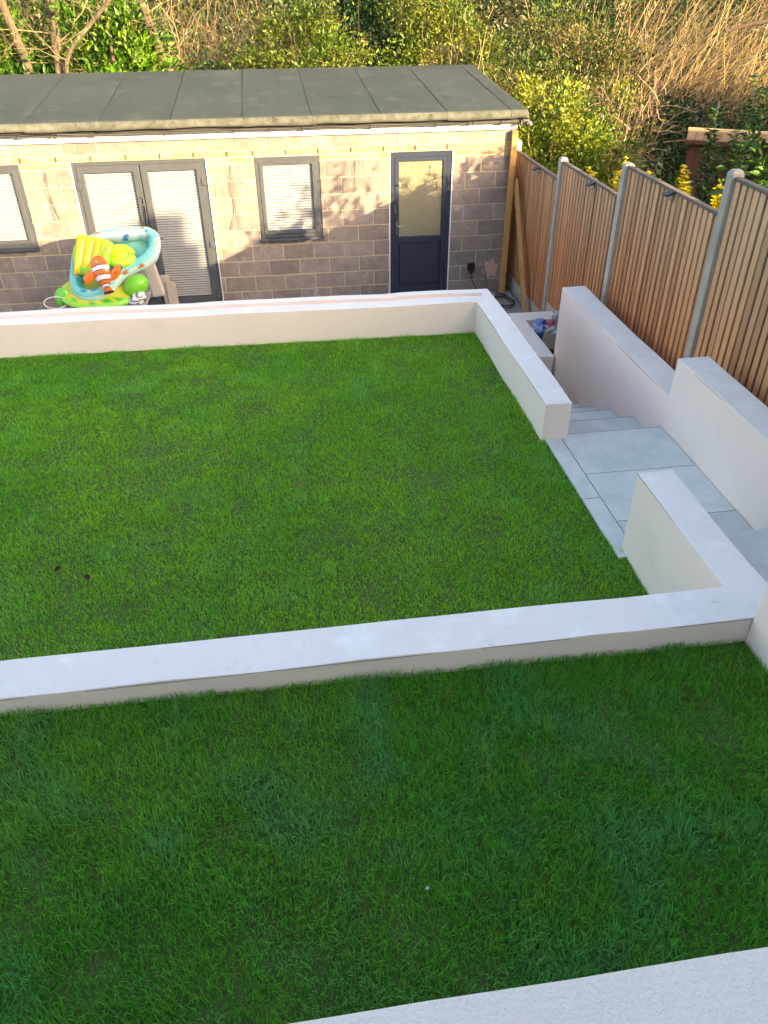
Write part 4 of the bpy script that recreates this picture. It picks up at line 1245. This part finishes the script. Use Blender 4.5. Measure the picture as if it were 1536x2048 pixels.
LAUREL = [(0.075, 0.19, 0.012), (0.11, 0.235, 0.015), (0.04, 0.11, 0.010), (0.145, 0.26, 0.02)]
PRIVET = [(0.115, 0.175, 0.014), (0.165, 0.195, 0.018), (0.07, 0.115, 0.012), (0.20, 0.20, 0.024), (0.09, 0.15, 0.014)]
IVY = [(0.020, 0.060, 0.018), (0.028, 0.075, 0.02), (0.016, 0.048, 0.016)]
OLIVE = [(0.11, 0.135, 0.018), (0.15, 0.15, 0.028), (0.075, 0.105, 0.014), (0.20, 0.15, 0.05), (0.095, 0.14, 0.014)]

shrub('laurel_bush', 'bright green laurel bush behind the left end of the felt roof', 'bush', (-4.4, 5.2, 1.95), (1.5, 0.7, 1.55), 14000, 0.125, 0.42, LAUREL, 31, nclump=90, spread=0.20, twigs=40)
shrub('laurel_bush', 'bright green laurel bush under bare branches, left of the leaning trunk', 'bush', (-2.2, 5.35, 1.95), (1.2, 0.7, 1.60), 15000, 0.12, 0.42, LAUREL, 32, nclump=90, spread=0.20, twigs=40, sprays=60)
shrub('small_shrub', 'small dark green shrub just above the roof edge below the bare tangle', 'bush', (-0.45, 5.6, 1.95), (0.55, 0.5, 0.62), 2600, 0.07, 0.5, IVY + LAUREL[:1], 33, nclump=26, spread=0.13, twigs=14)
shrub('privet_bush', 'yellow-green privet bush left of the dark evergreen behind the roof', 'bush', (1.35, 5.6, 2.1), (1.20, 1.0, 1.75), 15000, 0.078, 0.5, PRIVET, 34, nclump=120, spread=0.17, twigs=60, sprays=90)
shrub('evergreen_shrub', 'dark blue-green evergreen shrub behind the middle of the roof', 'bush', (2.75, 6.6, 2.3), (0.62, 0.7, 1.7), 7000, 0.085, 0.55, IVY, 35, nclump=60, spread=0.15, twigs=20)
shrub('privet_bush', 'yellow-green privet bush with pale canes behind the right end of the roof', 'bush', (4.3, 6.2, 2.0), (1.35, 1.1, 1.9), 17000, 0.078, 0.5, PRIVET, 36, nclump=130, spread=0.17, twigs=60, sprays=110)
shrub('privet_bush', 'large sunlit yellow-green bush beside the right corner of the outbuilding', 'bush', (5.75, 3.0, 0.95), (1.35, 1.5, 1.5), 24000, 0.078, 0.5, [(0.13, 0.22, 0.014), (0.19, 0.25, 0.018), (0.08, 0.15, 0.012), (0.23, 0.255, 0.022)], 37, nclump=170, spread=0.15, twigs=70, sprays=120)
shrub('olive_shrub', 'olive and brown shrub with reddish twigs above the corner bush', 'bush', (6.9, 5.6, 1.75), (1.6, 1.4, 1.55), 17000, 0.07, 0.5, OLIVE, 38, nclump=130, spread=0.19, twigs=70, sprays=260, spray_col=(0.44, 0.27, 0.17))
shrub('twiggy_shrub', 'reddish bare-twigged shrub at the right side of the corner bush', 'bush', (7.15, 3.4, 1.25), (0.75, 0.9, 0.95), 2600, 0.05, 0.5, OLIVE, 39, nclump=50, spread=0.17, twigs=60, twig_col=(0.40, 0.26, 0.17), sprays=420, spray_col=(0.50, 0.32, 0.21), twig_r=0.009)
shrub('evergreen_shrub', 'dark evergreen bush behind the olive shrub at the top of the picture', 'bush', (8.2, 9.5, 2.9), (1.1, 1.0, 1.6), 6500, 0.09, 0.55, IVY + [(0.05, 0.10, 0.02)], 40, nclump=60, spread=0.2, twigs=20)
shrub('ivy_thicket', 'dark ivy thicket in the shaded hollow beyond the fence', 'bush', (10.1, 7.3, 0.35), (2.3, 0.95, 1.20), 17000, 0.085, 0.6, IVY + [(0.035, 0.07, 0.02), (0.06, 0.07, 0.03)], 41, nclump=150, spread=0.24, twigs=40, shell=0.4)
# evergreen laurel next door, upright shoots with big leaves
def shoots(name, label, cat, spots, nl, L, ratio, palette, seed, root_loc, wobble=0.05, stem_col=(0.10, 0.16, 0.03), gap=0.055, body=None):
    rg = np.random.default_rng(seed)
    root = thing(name, label, cat, root_loc)
    lp, st_ = [], []
    pal = np.asarray(palette, float)
    for (x, y, zb0, zt0) in spots:
        m = 7
        t = np.linspace(0, 1, m)
        dx, dy = rg.normal(size=2) * wobble * 2
        P = np.stack([x + dx * t ** 2, y + dy * t ** 2, zb0 + (zt0 - zb0) * t], 1)[None]
        st_.append(stems_mesh(P, (0.010 * (1 - 0.6 * t))[None], np.array([stem_col])))
        k = int((zt0 - zb0) / gap)
        s = np.linspace(0.12, 1.0, k)
        pos = np.stack([np.interp(s, t, P[0, :, i]) for i in range(3)], 1)
        pos = np.repeat(pos, nl, axis=0)
        n = len(pos)
        ang = rg.uniform(0, 2 * np.pi, n)
        ax = unit(np.stack([np.cos(ang), np.sin(ang), rg.uniform(0.1, 0.9, n)], 1))
        nr = unit(np.stack([-np.cos(ang) * 0.5, -np.sin(ang) * 0.5, np.ones(n)], 1) + rg.normal(size=(n, 3)) * 0.2)
        Ls = L * rg.uniform(0.65, 1.15, n)
        lp.append(leaf_arrays(pos, ax, nr, Ls, Ls * ratio, pal[rg.integers(0, len(pal), n)] * rg.uniform(0.75, 1.25, n)[:, None]))
    if body:
        la, cc = clump_leaves(rg, body[0], body[1], body[2], L, ratio, body[3], 60, 0.16)
        lp.append(la)
    tag(obj('foliage', tri_mesh(*merge(lp)), 'leaf', root), kind='stuff')
    tag(obj('stems', tri_mesh(*merge(st_)), 'twig', root), kind='stuff')
    return root


rg = np.random.default_rng(77)
sp = []
for _ in range(58):
    lx = rg.uniform(5.6, 7.0); ly = rg.uniform(-3.9, -2.3)
    sp.append((lx, ly, 0.4, min(2.95, 1.75 + (lx - 4.95) * 0.85 + rg.uniform(-0.25, 0.25))))
shoots('laurel_bush', 'tall green laurel with upright glossy shoots behind the fence at the right', 'bush', sp, 3, 0.115, 0.40, [(0.075, 0.16, 0.02), (0.11, 0.20, 0.025), (0.05, 0.12, 0.02)], 51, (6.3, -3.0, 0.3),
       body=((6.3, -2.9, 1.25), (0.80, 0.9, 0.85), 4200, [(0.03, 0.075, 0.02), (0.05, 0.10, 0.025)]))
shrub('laurel_bush', 'loose leafy laurel standing beyond the right edge of the picture by the fence', 'bush', (5.65, -4.75, 2.40), (0.62, 0.5, 0.80), 1500, 0.10, 0.45, LAUREL, 52, nclump=34, spread=0.15, twigs=24)
YELL = [(0.74, 0.60, 0.015), (0.80, 0.68, 0.02), (0.62, 0.54, 0.02)]
for k, (x, y, z0_, z1_, lab) in enumerate(((4.62, -2.62, 0.6, 2.20, 'yellow-leaved shoot beside the second concrete post top, behind the fence'), (4.70, -2.20, 0.6, 1.98, 'low cluster of yellow leaves left of the second concrete post, behind the fence'),
                                           (4.60, -1.62, 0.6, 1.90, 'small yellow-leaved shoot behind the second fence panel'), (4.98, -3.30, 0.6, 2.22, 'yellow-leaved shoot behind the middle of the third fence panel'),
                                           (5.00, -4.05, 0.6, 2.24, 'yellow-leaved shoot at the right end of the third fence panel'), (4.80, -2.95, 0.6, 2.10, 'yellow leaf tips just right of the second concrete post'))):
    shoots('yellow_shrub', lab, 'shrub', [(x, y, z0_, z1_), (x + 0.06, y + 0.08, z0_, z1_ - 0.08), (x - 0.02, y - 0.07, z0_, z1_ - 0.14), (x + 0.05, y - 0.05, z0_, z1_ - 0.2)], 5, 0.062, 0.62, YELL, 60 + k, (x, y, 0.3), wobble=0.012, stem_col=(0.4, 0.33, 0.05), gap=0.036)
# pale-leaved weeds between fence and shed
for k, (x, y, zt_, lab) in enumerate(((6.15, 0.2, 1.75, 'pale grey-green weed with large drooping leaves near the shed'), (6.55, -0.4, 1.5, 'leafy weed growing against the dark shed wall'))):
    shoots('tall_weed', lab, 'weed', [(x, y, -0.3, zt_), (x + 0.25, y + 0.2, -0.3, zt_ - 0.2), (x - 0.2, y + 0.3, -0.3, zt_ - 0.35), (x + 0.1, y - 0.3, -0.3, zt_ - 0.15)], 1, 0.14, 0.55, [(0.16, 0.20, 0.13), (0.10, 0.15, 0.07), (0.22, 0.25, 0.18)], 80 + k, (x, y, -0.3), wobble=0.12, gap=0.11)

# green ground cover beyond the fence, and the wood behind
rg = np.random.default_rng(90)
n = 26000
x = rg.uniform(4.6, 15.0, n); y = rg.uniform(0.5, 12.0, n)
hgt = 0.35 * vnoise(x, y, 1.2, 91) + 0.12
pos = np.stack([x, y, ground_z(x, y) + rg.random(n) * hgt], 1)
ax = unit(np.stack([rg.normal(size=n) * 0.6, rg.normal(size=n) * 0.6, np.ones(n)], 1)); nr = unit(rg.normal(size=(n, 3)) * 0.5 + np.array([0, -0.5, 0.6]))
kk = vnoise(x, y, 1.6, 92)[:, None]
col = (np.array([0.035, 0.085, 0.018]) * kk + np.array([0.07, 0.13, 0.025]) * (1 - kk)) * rg.uniform(0.6, 1.35, n)[:, None]
Ls = rg.uniform(0.06, 0.16, n)
tag(obj('ground_cover', tri_mesh(*leaf_arrays(pos, ax, nr, Ls, Ls * 0.4, col)), 'leaf'), 'green weeds covering the ground of the garden next door', 'ground cover', kind='stuff')

rg = np.random.default_rng(95)
parts = []
n = 95000
x = rg.uniform(-13, 34, n); y = 9.5 + 15.5 * rg.random(n) ** 1.25
zg = ground_z(x, y)
pos = np.stack([x, y, zg + rg.random(n) ** 1.2 * (1.6 + 3.0 * vnoise(x, y, 1.7, 96))], 1)
ax = unit(rg.normal(size=(n, 3)) + np.array([0, -0.3, 0.4])); nr = unit(rg.normal(size=(n, 3)) * 0.8 + np.array([0, -0.6, 0.6]))
pal = np.array([(0.055, 0.085, 0.010), (0.075, 0.075, 0.02), (0.032, 0.062, 0.010), (0.09, 0.08, 0.03), (0.022, 0.048, 0.010)])
pi_ = np.clip((vnoise(x, y + pos[:, 2] * 2, 1.1, 97) * 6 - 0.5).astype(int), 0, 4)
col = pal[pi_] * rg.uniform(0.6, 1.35, n)[:, None]
Ls = rg.uniform(0.07, 0.17, n) * (1 + 0.06 * (y - 9.5))
parts.append(leaf_arrays(pos, ax, nr, Ls, Ls * 0.5, col))
k = 3000
b = np.stack([rg.uniform(-12, 30, k), rg.uniform(8.5, 15.5, k), np.zeros(k)], 1); b[:, 2] = ground_z(b[:, 0], b[:, 1]) + rg.random(k) * 1.6
d = unit(np.stack([rg.normal(size=k) * 0.5, rg.normal(size=k) * 0.3, np.abs(rg.normal(size=k)) + 0.3], 1))
ln = rg.uniform(0.8, 2.8, k); t = np.linspace(0, 1, 6)
P = b[:, None] + d[:, None] * (ln[:, None] * t)[..., None]; P[:, :, 2] -= t[None] ** 2 * ln[:, None] * 0.2
P[:, 1:] += np.cumsum(rg.normal(size=(k, 5, 3)) * 0.06, axis=1)
parts.append(stems_mesh(P, rg.uniform(0.004, 0.013, (k, 1)) * (1 - 0.7 * t)[None], np.array([[0.17, 0.125, 0.068]]) * rg.uniform(0.5, 1.25, (k, 1))))
Vw, Fw, Cw = merge(parts)
tag(obj('woodland', tri_mesh(Vw, Fw, Cw), 'leaf'), 'overgrown wood of undergrowth and bare stems on the bank behind the gardens', 'woodland', kind='stuff')

# straw-coloured canes leaning over, upper right
def canes(name, label, x0, x1, y0, y1, k, lean, ln0, ln1, col, seed, zlift=0.5, rr=0.009, jit=0.05, kind='stuff', cat='brambles'):
    rg = np.random.default_rng(seed)
    b = np.stack([rg.uniform(x0, x1, k), rg.uniform(y0, y1, k), np.zeros(k)], 1)
    b[:, 2] = ground_z(b[:, 0], b[:, 1]) + rg.random(k) * zlift
    d = unit(np.asarray(lean)[None] + rg.normal(size=(k, 3)) * np.array([0.35, 0.25, 0.2]))
    ln = rg.uniform(ln0, ln1, k); n = 8; t = np.linspace(0, 1, n)
    P = b[:, None] + d[:, None] * (ln[:, None] * t)[..., None]
    bend = rg.normal(size=(k, 1, 3)) * 0.25 + np.array([0.1, 0, -0.25])
    P += bend * (t[None, :, None] ** 2) * ln[:, None, None] * 0.5
    P[:, 1:] += np.cumsum(rg.normal(size=(k, n - 1, 3)) * jit * 0.4, axis=1)
    R = rg.uniform(0.45, 1.35, (k, 1)) * rr * (1 - 0.75 * t)[None]
    C = np.asarray(col)[None] * rg.uniform(0.35, 1.3, (k, 1)) + rg.normal(size=(k, 3)) * 0.012
    return tag(obj(name, tri_mesh(*stems_mesh(P, R, np.clip(C, 0.01, 1))), 'twig'), label, cat, kind=kind)


canes('cane_thicket', 'straw-coloured canes leaning to the right at the upper right', 8.2, 16.0, 8.4, 11.0, 850, (0.50, -0.1, 0.9), 1.6, 4.4, (0.35, 0.25, 0.13), 101, zlift=1.6, rr=0.015)
canes('bramble_tangle', 'tangle of bare brown twigs behind the roof left of the privet', -1.9, 1.0, 6.2, 8.2, 900, (0.1, -0.1, 0.5), 0.7, 2.4, (0.32, 0.225, 0.125), 102, zlift=2.4, rr=0.009, jit=0.16)
canes('pale_canes', 'pale upright canes behind the right end of the roof', 4.2, 5.6, 4.6, 6.0, 60, (0.1, -0.1, 1.0), 1.8, 3.6, (0.55, 0.46, 0.22), 103, zlift=0.8, rr=0.010)
canes('bramble_arches', 'arching brambles over the shaded hollow beyond the fence', 7.6, 13.0, 7.2, 9.0, 220, (0.2, -0.5, 0.5), 0.8, 2.0, (0.30, 0.22, 0.12), 104, zlift=1.6, rr=0.008, jit=0.1)
canes('low_brambles', 'dry bramble stems mixed through the wood above the roof', -6.0, 9.0, 7.5, 9.5, 900, (0.1, -0.2, 0.8), 0.8, 2.6, (0.24, 0.175, 0.09), 105, zlift=2.0, rr=0.008, jit=0.12)


# bare trees at the left
def tree(name, label, base, trunk_pts, r0, r1, seed, nb=10, blen=1.5, depth=3, col=(0.27, 0.205, 0.12), cat='tree', bark='bark'):
    rg = np.random.default_rng(seed)
    root = thing(name, label, cat, base)
    T = np.array(trunk_pts, float)
    t = np.linspace(0, len(T) - 1, len(T) * 4)
    Q = np.stack([np.interp(t, np.arange(len(T)), T[:, i]) for i in range(3)], 1)
    for _ in range(2):
        Q[1:-1] = (Q[:-2] + 2 * Q[1:-1] + Q[2:]) / 4
    R = np.linspace(r0, r1, len(Q)) * (1 + 0.06 * rg.normal(size=len(Q)))
    R[0] *= 1.3
    obj('trunk', tube_mesh([(Q, R)], 9), bark, root, smooth=True)
    paths, cols = [], []
    def grow(p, d, ln, r, lvl):
        n = 6
        pts = [p]
        for i in range(n):
            d = unit(d + rg.normal(size=3) * 0.22 + np.array([0, 0, 0.05]))
            pts.append(pts[-1] + d * ln / n)
        paths.append((np.array(pts), np.linspace(r, r * 0.4, n + 1)))
        cols.append(np.asarray(col) * rg.uniform(0.7, 1.2))
        if lvl > 0:
            for _ in range(rg.integers(2, 5)):
                i = rg.integers(2, n + 1)
                grow(pts[i], unit(d + rg.normal(size=3) * 0.7), ln * rg.uniform(0.45, 0.7), r * 0.5, lvl - 1)
    for _ in range(nb):
        i = rg.integers(len(Q) // 3, len(Q))
        a = rg.uniform(0, 2 * math.pi)
        grow(Q[i], unit(np.array([math.cos(a), math.sin(a) * 0.7, rg.uniform(-0.1, 0.8)])), blen * rg.uniform(0.6, 1.1), R[i] * 0.14, depth)
    tag(obj('branches', tube_mesh(paths, 5, cols=cols), 'twig', root, smooth=True), kind='stuff')
    return root


pmat('dark_bark', (0.09, 0.06, 0.04), (0.06, 0.04, 0.03), scale=6, rough=0.95, bump=0.5)
tree('bare_tree', 'bare tree with a pale trunk at the far left edge', (-3.66, 4.9, -0.38), [(-3.66, 4.9, -0.4), (-3.58, 4.9, 1.5), (-3.52, 4.9, 2.6), (-3.66, 4.85, 3.3), (-3.95, 4.8, 4.8)], 0.09, 0.07, 201, nb=5)
tree('bare_tree', 'bare tree with an upright pale trunk right of the leftmost one', (-3.0, 4.8, -0.38), [(-3.0, 4.8, -0.4), (-3.02, 4.8, 1.5), (-2.98, 4.8, 2.7), (-2.88, 4.8, 3.4), (-2.84, 4.8, 5.0)], 0.10, 0.075, 202, nb=6)
tree('bare_tree', 'bare tree leaning right from the twin trunks over the laurel', (-2.9, 4.7, -0.38), [(-2.9, 4.7, -0.4), (-2.9, 4.7, 2.0), (-2.80, 4.6, 2.75), (-2.35, 4.5, 3.15), (-1.8, 4.4, 3.6), (-1.2, 4.3, 4.3)], 0.055, 0.025, 203, nb=8, blen=1.3)
tree('bare_tree', 'slim bare trunk between the twin trunks and the bramble tangle', (-2.1, 5.0, -0.38), [(-2.1, 5.0, -0.4), (-2.08, 5.0, 2.0), (-2.03, 5.0, 3.2), (-2.0, 5.0, 5.0)], 0.045, 0.03, 204, nb=5, blen=1.1)
tree('bare_tree', 'bare tree with a thick trunk above the bramble tangle', (-0.95, 5.2, -0.38), [(-0.95, 5.2, -0.4), (-1.08, 5.2, 2.2), (-1.30, 5.2, 3.0), (-1.42, 5.15, 3.6), (-1.6, 5.1, 5.0)], 0.095, 0.07, 205, nb=12, blen=1.7)
tree('bare_tree', 'dark bare branch reaching in at the right above the canes', (13.6, 7.2, -0.38), [(13.6, 7.2, -0.4), (13.3, 7.1, 2.0), (12.4, 7.0, 3.05), (11.4, 7.0, 2.95), (10.75, 7.0, 2.80)], 0.08, 0.03, 206, nb=4, blen=0.8, col=(0.14, 0.10, 0.06), bark='dark_bark')

# ------------------------------------------------------------------ shed next door, marker post
sh = thing('shed', 'dark brown timber shed with a lighter boarded roof edge in the garden next door', 'shed', (7.62, 1.7, -0.3))
sx0, sx1, sy0, sy1 = 7.62, 9.5, 1.7, 2.9
for k in range(14):
    a = sx0 + k * (sx1 - sx0) / 14
    box('wall_board', a + 0.003, a + (sx1 - sx0) / 14 - 0.003, sy0, sy0 + 0.018, -0.3, 1.57, 'shed_dark', sh, bevel=0.003)
for k in range(9):
    a = sy0 + 0.02 + k * (sy1 - sy0) / 9
    box('wall_board', sx0, sx0 + 0.018, a + 0.003, a + (sy1 - sy0) / 9 - 0.003, -0.3, 1.57, 'shed_dark', sh, bevel=0.003)
box('rear_wall', sx0 + 0.02, sx1, sy1 - 0.02, sy1, -0.3, 1.57, 'shed_dark', sh)
box('rear_wall', sx1 - 0.02, sx1 - 0.002, sy0 + 0.02, sy1 - 0.021, -0.3, 1.57, 'shed_dark', sh)
for k in range(17):
    a = sx0 - 0.05 + k * 0.135
    bm = bmesh.new()
    add_box(bm, a + 0.003, a + 0.132, sy0 - 0.10, sy0 + 0.22, 0, 0.02)
    for v in bm.verts:
        v.co.z += 1.60 + (v.co.y - sy0 + 0.10) * 0.30
    obj('roof_board', bm_mesh(bm), 'shed_roof', sh)
box('ridge_board', sx0 - 0.06, sx1 + 0.05, sy0 + 0.20, sy0 + 0.27, 1.685, 1.75, 'pale_timber', sh, bevel=0.004)
box('eaves_trim', sx0 - 0.06, sx1 + 0.05, sy0 - 0.125, sy0 - 0.102, 1.55, 1.612, 'shed_dark', sh, bevel=0.003)
bm = bmesh.new()
v = [bm.verts.new(p) for p in ((sx0 - 0.05, sy0 + 0.27, 1.70), (sx1 + 0.05, sy0 + 0.27, 1.70), (sx1 + 0.05, sy1 + 0.1, 1.50), (sx0 - 0.05, sy1 + 0.1, 1.50))]
bm.faces.new(v)
bmesh.ops.solidify(bm, geom=list(bm.faces), thickness=0.03)
obj('rear_roof', bm_mesh(bm), 'shed_roof', sh)
sh.rotation_euler.z = math.radians(-29)
tag(box('marker_post', 10.375, 10.425, 5.975, 6.025, -0.35, 1.58, 'fence_cap', bevel=0.006), 'short grey post standing in the shaded hollow beyond the shed', 'post')

# ------------------------------------------------------------------ unseen houses behind the viewpoint, outlines shaped to shade the garden
def house(name, label, x0, x1, y0, y1, zb_, ze, zr, chim=None, wins=(), wm='house_wall'):
    h = thing(name, label, 'house', ((x0 + x1) / 2, (y0 + y1) / 2, zb_))
    box('wall', x0, x1, y0, y1, zb_, ze, wm, h)
    ym = (y0 + y1) / 2
    bm = bmesh.new()
    for x in (x0 - 0.1, x1 + 0.0):
        pass
    P = [(y1 + 0.25, ze - 0.05), (ym, zr), (y0 - 0.25, ze - 0.05), (y0 - 0.25, ze - 0.2), (y1 + 0.25, ze - 0.2)]
    A = [bm.verts.new((x0, y, z)) for y, z in P]; B = [bm.verts.new((x1, y, z)) for y, z in P]
    for k in range(5):
        bm.faces.new((A[k], A[(k + 1) % 5], B[(k + 1) % 5], B[k]))
    bm.faces.new(A[::-1]); bm.faces.new(B)
    rf = obj('roof', bm_mesh(bm), 'house_roof', h)
    if chim:
        cx, cw, cz = chim
        box('chimney', cx - cw / 2, cx + cw / 2, ym - 0.3, ym + 0.3, ze, cz, 'house_wall', rf)
    for (a, b, c, d) in wins:
        wp = ring('window', a, b, c, d, 0.06, y1 - 0.004, y1 + 0.05, 'white_plastic', h)
        box('pane', a + 0.06, b - 0.06, y1 + 0.002, y1 + 0.02, c + 0.06, d - 0.06, 'frame_grey', h)
    return h


own = house('house', 'white rendered house that the garden belongs to, behind the viewpoint', -7.0, 2.697, -22.0, -15.0, -0.38, 6.4, 7.6, wins=((-5, -3.4, 4.2, 5.4), (-0.4, 1.4, 4.2, 5.3)), wm='render')
box('rear_extension', -7.0, 2.697, -14.997, -12.35, -0.38, 2.60, 'render', own)
box('parapet_coping', -7.05, 2.69, -12.55, -12.30, 2.603, 2.66, 'concrete', own)
house('house', 'narrow white rendered house wing right of the viewpoint', 2.70, 5.2, -20.0, -12.35, -0.38, 6.4, 7.4, wins=((3.2, 4.6, 4.0, 5.2),), wm='render')
house('house', 'lower brick house next door to the right of the viewpoint', 5.203, 10.55, -19.0, -12.35, -0.38, 5.60, 6.6, wins=((6.2, 7.8, 2.2, 3.4), (8.6, 10.0, 2.2, 3.4)))
lower = [o for o in bpy.data.objects if o.get('label', '').startswith('lower brick')][0]
cs = cells_mesh([10.553, 10.66, 11.12, 11.3], [-13.0, -12.40], [[5.35, 6.02, 5.6]], -0.38, bevel=0.0)
obj('chimney_stack', cs, 'house_wall', lower)
house('house', 'unseen tall brick house two plots to the right, added to shade the shed', 20.9, 27.5, -20.0, -12.35, -0.38, 7.2, 8.3, wins=((22, 24, 2.2, 3.4), (22, 24, 4.8, 6.0)))  # out of view, added at a height that keeps the shed front in shade
house('house', 'unseen three-storey brick house three plots to the right, added to shade the hollow', 28.4, 40.0, -20.0, -12.35, -0.38, 9.7, 11.2, wins=((30, 32, 2.2, 3.4), (30, 32, 4.8, 6.0), (34, 36, 4.8, 6.0)))  # out of view, added and made tall to shade the hollow beyond the fence
